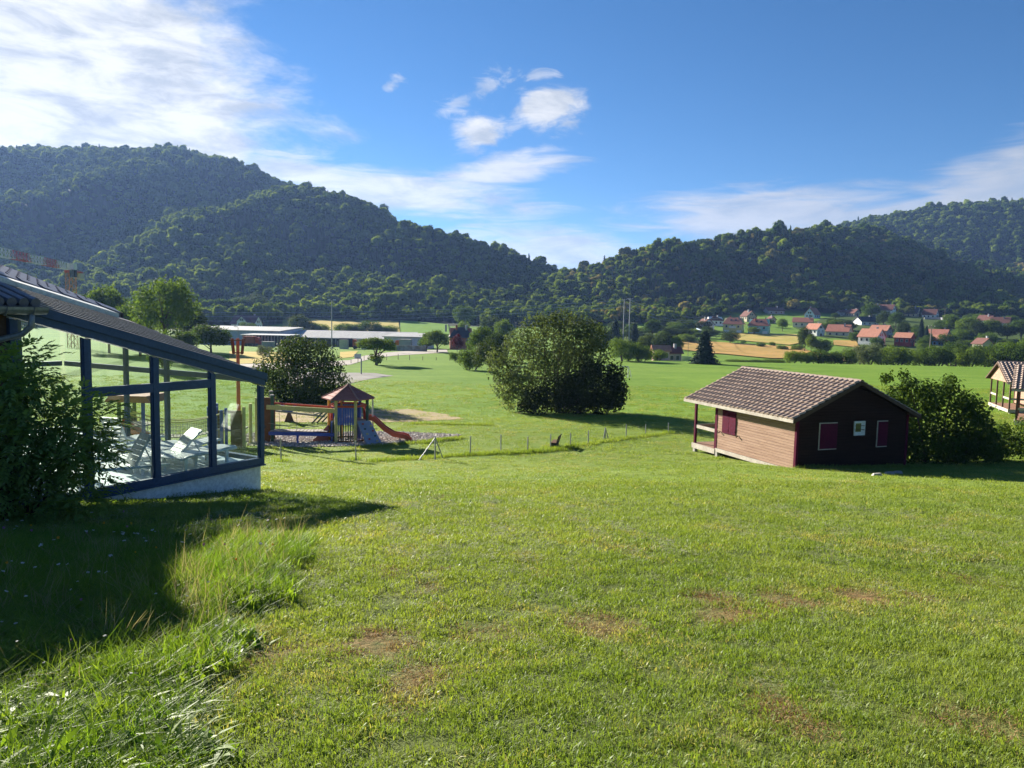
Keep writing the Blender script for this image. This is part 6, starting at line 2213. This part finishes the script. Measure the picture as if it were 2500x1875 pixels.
# ================================================================== GRASS
G1 = leaf_mat("grass_blade", (.130, .202, .036), (.232, .285, .072), .42, .35, (1.5, 1.45, .5), .5, .25, .18)
G2 = leaf_mat("grass_blade_yellow", (.29, .29, .085), (.36, .34, .13), .40, .8, (1.4, 1.35, .6), .5, .5, .18)
G3 = leaf_mat("grass_blade_dry", (.26, .15, .07), (.34, .24, .12), .25, .8, (1.3, 1.2, .8), .6, .5)
G4 = leaf_mat("tall_grass_blade", (.10, .185, .022), (.19, .27, .042), .45, .8, (1.5, 1.5, .5), .5, .5, .12)
G5 = leaf_mat("grass_stalk", (.28, .25, .13), (.36, .33, .18), .35, .8, (1.3, 1.2, .8), .7, .5, .05)
FLW = leaf_mat("white_flower", (.70, .70, .66), (.62, .62, .58), .3, 1, (1.1, 1.1, 1.0), .6, .3)
FLP = leaf_mat("pink_flower", (.55, .25, .42), (.45, .18, .34), .3, 1, (1.1, 1.1, 1.1), .6, .3)
FLY = leaf_mat("yellow_flower", (.75, .38, .03), (.70, .48, .03), .3, 1, (1.1, 1.1, .8), .6, .3)


def blades(n, rad, h0, h1, w, lean, rng, broad=0.0):
    """n bent blades (three points tall) as quads: base pair, mid pair, tip pair."""
    r = rad * np.sqrt(rng.uniform(0, 1, n))
    a = rng.uniform(0, 6.283, n)
    B = np.column_stack([r * np.cos(a), r * np.sin(a), np.zeros(n)])
    hh = rng.uniform(h0, h1, n)
    dirn = rng.uniform(0, 6.283, n)
    le = hh * rng.uniform(.1, 1, n) * lean
    dv = np.column_stack([np.cos(dirn), np.sin(dirn), np.zeros(n)])
    fa_ = dirn + np.pi / 2 + rng.normal(0, .5, n)
    sv_ = np.column_stack([np.cos(fa_), np.sin(fa_), np.zeros(n)]) * (w * rng.uniform(.6, 1.3, n) * np.where(rng.uniform(0, 1, n) < broad, 3.0, 1.0))[:, None]
    m1 = B + dv * (le * .35)[:, None] + np.array([0, 0, 1]) * (hh * .55)[:, None]
    t1 = B + dv * le[:, None] + np.array([0, 0, 1]) * (hh * np.where(lean > .8, .85, .97))[:, None]
    V = np.stack([B - sv_ * .5, B + sv_ * .5, m1 + sv_ * .42, m1 - sv_ * .42, t1 + sv_ * .06, t1 - sv_ * .06], 1).reshape(-1, 3)
    i = np.arange(n)[:, None] * 6
    F = np.vstack([i + np.array([0, 1, 2, 3]), i + np.array([3, 2, 4, 5])])
    return V, F


def clump(name, m, *a, **k):
    V, F = blades(*a, **k)
    return np_mesh(name, V, F, m)


rg = np.random.default_rng(77)
LAWN = [clump("lawn_clump", G1, 105, .15, .016, .042, .0042, 1.1, rg, broad=.06) for _ in range(4)]
LAWN += [clump("lawn_clump_yellow", G2, 80, .15, .014, .036, .0044, 1.4, rg, broad=.05) for _ in range(2)]
LAWN += [clump("lawn_clump_dry", G3, 80, .14, .008, .024, .0046, 2.0, rg) for _ in range(2)]
LAWN += [clump("lawn_clump_tall", G1, 80, .15, .024, .062, .0046, 1.0, rg) for _ in range(2)]
FARL = [clump("far_clump", G1, 46, .34, .035, .085, .016, .9, rg) for _ in range(3)] + [clump("far_clump_yellow", G2, 40, .34, .03, .07, .016, 1.1, rg) for _ in range(1)]
LONG = [clump("long_clump", G4, 56, .16, .12, .38, .0052, .8, rg, broad=.05) for _ in range(3)]
LONG += [clump("weed_clump", G4, 46, .18, .06, .24, .012, .9, rg, broad=.25) for _ in range(2)]
LONG += [clump("stalk_clump", G5, 16, .16, .35, .70, .0045, .7, rg) for _ in range(2)]


def wedge(y0, y1, dens, rng, x1=.74):
    n_ = int(dens * x1 * (y1 * y1 - y0 * y0))
    y = np.sqrt(rng.uniform(y0 * y0, y1 * y1, n_))
    x = rng.uniform(-x1, x1, n_) * y
    return x, y


def inside_hall(x, y):
    rx_, ry_ = x - C0.x, y - C0.y
    s = rx_ * SD.x + ry_ * SD.y
    w = rx_ * WD.x + ry_ * WD.y
    return (w > -.05) & (s > -.05)


def cabin_mask(x, y):
    c_, s_2 = math.cos(CROT), math.sin(CROT)
    lx = (x - CR.x) * c_ + (y - CR.y) * s_2
    ly = -(x - CR.x) * s_2 + (y - CR.y) * c_
    return (lx > 0) & (lx < CW) & (ly > 0) & (ly < CP)


_lz = sorted((gp(X_1 * 2.4414, Y_1 * 2.4414).y, gp(X_1 * 2.4414, Y_1 * 2.4414).x) for X_1, Y_1 in ((298, 545), (280, 579), (242, 612), (218, 650), (204, 690), (186, 722), (160, 767)))
LZY, LZX = [q[0] for q in _lz], [q[1] for q in _lz]
LZY.append(LZY[-1] + .9)
LZX.append(LZX[-1] - 2.6)


def long_zone(x, y):
    """Unmown strip on the left: 1 inside, 0 on the lawn."""
    xs = np.interp(y, LZY, LZX)
    return sstep(.22, -.12, x - xs - .12 * np.sin(y * 4.1) - .08 * np.sin(y * 9.7 + 1)) * (y < LZY[-1])


def rnd(n_, s0, s1, zs=1.0):
    s = rg.uniform(s0, s1, n_)
    return np.column_stack([s, s, s * zs])


def pnoise(x, y):
    return (np.sin(x * 1.7 + 1.3 * np.sin(y * 1.1)) + np.sin(y * 1.3 + 1.7 * np.sin(x * .8 + 2)) + .7 * np.sin(x * 4.1 + y * 2.9) + .6 * np.sin(x * 7.3 - y * 5.1)) / 3.3


PS, RS, SS, KS = [], [], [], []
for y0, y1, dens, sc0, sc1 in ((2.3, 5.5, 120, .85, 1.1), (5.5, 9, 72, 1.0, 1.3), (9, 15, 34, 1.25, 1.7), (15, 24, 13.0, 1.7, 2.3)):
    x, y = wedge(y0, y1, dens, rg, .76)
    ok = ~inside_hall(x, y) & (long_zone(x, y) < .5)
    x, y = x[ok], y[ok]
    dm = dry_mask(x, y)
    n_ = len(x)
    pn_ = pnoise(x, y) + .35 * pnoise(x * .31 + 9, y * .22)
    k = rg.integers(0, 4, n_)
    yl = (pn_ + rg.normal(0, .45, n_)) > .75
    k[yl] = rg.integers(4, 6, yl.sum())
    tl = (pn_ + rg.normal(0, .35, n_)) < -.95
    k[tl] = rg.integers(8, 10, tl.sum())
    tm = track_mask(x, y) * (.55 + .45 * np.sin(y * 2.3 + x * 3)) > rg.uniform(.25, 1.1, n_)
    k[tm] = np.where(rg.uniform(0, 1, tm.sum()) < .35, rg.integers(6, 8, tm.sum()), rg.integers(4, 6, tm.sum()))
    dd = dm > rg.uniform(.10, .62, n_)
    k[dd] = rg.integers(6, 8, dd.sum())
    kp = ~(dd & (dm > .75) & (rg.uniform(0, 1, n_) < .75))
    x, y, k = x[kp], y[kp], k[kp]
    n_ = len(x)
    gap = (pnoise(x * 3.3 + 5, y * 2.7) + .7 * pnoise(x * 9.1, y * 7.3 + 2)) < -.95
    kp = ~(gap & (rg.uniform(0, 1, n_) < .75))
    x, y, k = x[kp], y[kp], k[kp]
    n_ = len(x)
    PS.append(np.column_stack([x, y, H(x, y) - .004]))
    RS.append(np.column_stack([rg.normal(0, .12, n_), rg.normal(0, .12, n_), rg.uniform(0, 6.28, n_)]))
    SS.append(rnd(n_, sc0, sc1) * np.array([1, 1, .85 if y0 > 9 else 1]))
    KS.append(k)
CLIP = []
for q in range(3):
    n_b = 26
    aa, ll = rg.uniform(0, 6.283, n_b), rg.uniform(.02, .055, n_b)
    pc = np.column_stack([rg.normal(0, .07, n_b), rg.normal(0, .07, n_b), rg.uniform(.018, .040, n_b)])
    dc = np.column_stack([np.cos(aa), np.sin(aa), rg.normal(0, .25, n_b)])
    sc2 = np.column_stack([-np.sin(aa), np.cos(aa), np.zeros(n_b)]) * .0028
    Vq = np.stack([pc - dc * ll[:, None] / 2 - sc2, pc - dc * ll[:, None] / 2 + sc2, pc + dc * ll[:, None] / 2 + sc2, pc + dc * ll[:, None] / 2 - sc2], 1).reshape(-1, 3)
    CLIP.append(np_mesh("clippings", Vq, np.arange(n_b * 4).reshape(-1, 4), leaf_mat("pale_clipping", (.27, .29, .13), (.38, .39, .24), .3, .8, (1.2, 1.15, .9), .7, .5, .1)))
x, y = wedge(2.3, 17, 30, rg, .76)
strk = np.sin(x * 3.1 + .55 * np.sin(y * .7) + y * .18) + .8 * np.sin(x * 7.7 + y * 1.1) + rg.normal(0, .8, len(x))
ok = ((strk > 1.25) | (track_mask(x, y) * (.6 + .4 * np.sin(y * 3)) > rg.uniform(.1, .9, len(x)))) & ~inside_hall(x, y) & (long_zone(x, y) < .4)
x, y = x[ok], y[ok]
scatter("grass_clippings", CLIP, np.column_stack([x, y, H(x, y)]), np.column_stack([np.zeros((len(x), 2)), rg.uniform(0, 6.28, len(x))]), rnd(len(x), .6, 1.1) * np.clip(y / 7, .55, 1.5)[:, None], rg.integers(0, 3, len(x)))
scatter("lawn_grass", LAWN, np.vstack(PS), np.vstack(RS), np.vstack(SS), np.concatenate(KS))
PS, RS, SS, KS = [], [], [], []
for y0, y1, dens, sc0, sc1 in ((22, 36, 6.5, .8, 1.1), (36, 56, 3.4, 1.1, 1.5), (56, 90, 1.2, 1.5, 2.1)):
    x, y = wedge(y0, y1, dens, rg, .74)
    P_ = np.column_stack([x, y])
    ok = ~inside_hall(x, y) & ~in_poly(P_, [tuple(q) for q in PIT]) & ~cabin_mask(x, y)
    x, y = x[ok], y[ok]
    n_ = len(x)
    k = rg.integers(0, 3, n_)
    yl = (pnoise(x * .4, y * .3) + rg.normal(0, .4, n_)) > .45
    k[yl] = 3
    PS.append(np.column_stack([x, y, H(x, y) - .01]))
    RS.append(np.column_stack([rg.normal(0, .1, n_), rg.normal(0, .1, n_), rg.uniform(0, 6.28, n_)]))
    SS.append(rnd(n_, sc0, sc1, .8))
    KS.append(k)
# longer tufts along the fence, round the cabin, the posts and the pit edge
ex = []
for (X0, Y0), (X1, Y1) in (((905, 1128), (1150, 1112)), ((1150, 1112), (1290, 1106)), ((1290, 1106), (1400, 1096)), ((1400, 1090), (1640, 1058))):
    for t in np.linspace(0, 1, 60):
        q = gp(X0 + (X1 - X0) * t, Y0 + (Y1 - Y0) * t)
        ex.append((q.x, q.y))
for X, Yb, Yt in FP:
    q = gp(X, Yb)
    ex += [(q.x + random.uniform(-.15, .15), q.y + random.uniform(-.1, .1)) for _ in range(4)]
for X in range(1365, 1405, 3):
    q = gp(X, 1096)
    ex += [(q.x, q.y)] * 3
for t in np.linspace(0, 1, 70):
    ex.append((CR.x + CW * math.cos(CROT) * t + .1, CR.y + CW * math.sin(CROT) * t - .25))
for t in np.linspace(0, 1, 50):
    q = gp(880 + 240 * t, 1094 - 22 * t)
    ex.append((q.x, q.y))
    q = gp(1030 + 90 * t, 1083 - 12 * t)
    ex.append((q.x, q.y))
    q = gp(1010 + 190 * t, 1035 + 4 * t)
    ex.append((q.x, q.y))
ex = np.array(ex) + rg.normal(0, .10, (len(ex), 2))
PS.append(np.column_stack([ex, H(ex[:, 0], ex[:, 1]) - .01]))
RS.append(np.column_stack([np.zeros((len(ex), 2)), rg.uniform(0, 6.28, len(ex))]))
SS.append(rnd(len(ex), .7, 1.2, 2.6))
KS.append(rg.integers(0, 3, len(ex)))
scatter("meadow_grass", FARL, np.vstack(PS), np.vstack(RS), np.vstack(SS), np.concatenate(KS))

x, y = rg.uniform(-9.5, -.8, 15000), rg.uniform(2.4, 13.2, 15000)
lz = long_zone(x, y)
ok = (lz > rg.uniform(.2, .8, len(x))) & (x > -.80 * y - .6) & ~inside_hall(x, y)
edge_ = (long_zone(x + .9, y) < .5)
deep = ~edge_ & (y > 9.0)
ok &= ~(deep & (rg.uniform(0, 1, len(x)) < .35))
x, y, edge_, deep = x[ok], y[ok], edge_[ok], deep[ok]
n_ = len(x)
k = rg.integers(0, 3, n_)
wd = rg.uniform(0, 1, n_) < np.where(y < 6.5, .45, .18)
k[wd] = rg.integers(3, 5, wd.sum())
st = (rg.uniform(0, 1, n_) < .07) & ~(y < 4.2)
k[st] = rg.integers(5, 7, st.sum())
hs = np.where(y < 4.3, .35, np.where(y < 6, .52, .68)) * np.where(deep, .42, np.where(edge_, 1, .75)) * rg.uniform(.6, 1.15, n_)
scatter("long_grass", LONG, np.column_stack([x, y, H(x, y) - .01]), np.column_stack([rg.normal(0, .16, n_), rg.normal(0, .16, n_), rg.uniform(0, 6.28, n_)]), np.column_stack([np.ones(n_), np.ones(n_), hs]), k)


def flower_me(m, kind):
    r2 = np.random.default_rng(5)
    mb = MB()
    if kind == 'umbel':
        for q in range(22):
            a, r_ = r2.uniform(0, 6.28),   .018 * math.sqrt(r2.uniform(0, 1))
            mb.box(r_ * math.cos(a) - .004, r_ * math.cos(a) + .004, r_ * math.sin(a) - .004, r_ * math.sin(a) + .004, -.003 + .01 * r2.uniform(), .006)
    else:
        for q in range(26):
            d_ = Vector(sph(1, r2)[0])
            mb.bar(d_ * .004, d_ * .017, .006, .004)
    f = mb.mesh("flower_head", m)
    return f


FL = [flower_me(FLW, 'umbel'), flower_me(FLP, 'ball'), flower_me(FLY, 'ball')]
fx = [(x_, y_, H_) for x_, y_, H_ in zip(x, y, hs) if rg.uniform() < .035][:150]
fx = np.array(fx)
zf = H(fx[:, 0], fx[:, 1]) + .30 * fx[:, 2] + rg.uniform(.02, .14, len(fx)) + .05
fk = np.where(rg.uniform(0, 1, len(fx)) < .72, 0, np.where(rg.uniform(0, 1, len(fx)) < .5, 1, 2))
scatter("wild_flowers", FL, np.column_stack([fx[:, :2], zf]), np.column_stack([rg.normal(0, .25, (len(fx), 2)), rg.uniform(0, 6, len(fx))]), rnd(len(fx), .55, 1.0) * np.clip(fx[:, 1] / 8, .45, 1)[:, None], fk)

# ================================================================== HAZE
HAZE = 0.00010
if HAZE:
    hm = bpy.data.materials.new("haze")
    hm.use_nodes = True
    T = NT(hm.node_tree)
    T.n.clear()
    pv = T.new('ShaderNodeVolumePrincipled')
    T.put(pv.inputs['Color'], (.30, .50, 1.0))
    pv.inputs['Density'].default_value = HAZE
    pv.inputs['Anisotropy'].default_value = 0.3
    o = T.new('ShaderNodeOutputMaterial')
    T.l.new(pv.outputs[0], o.inputs['Volume'])
    hz = MB().box(-2700, 2700, -60, 4000, -40, 330).build("haze", hm)
    hz['kind'] = 'stuff'
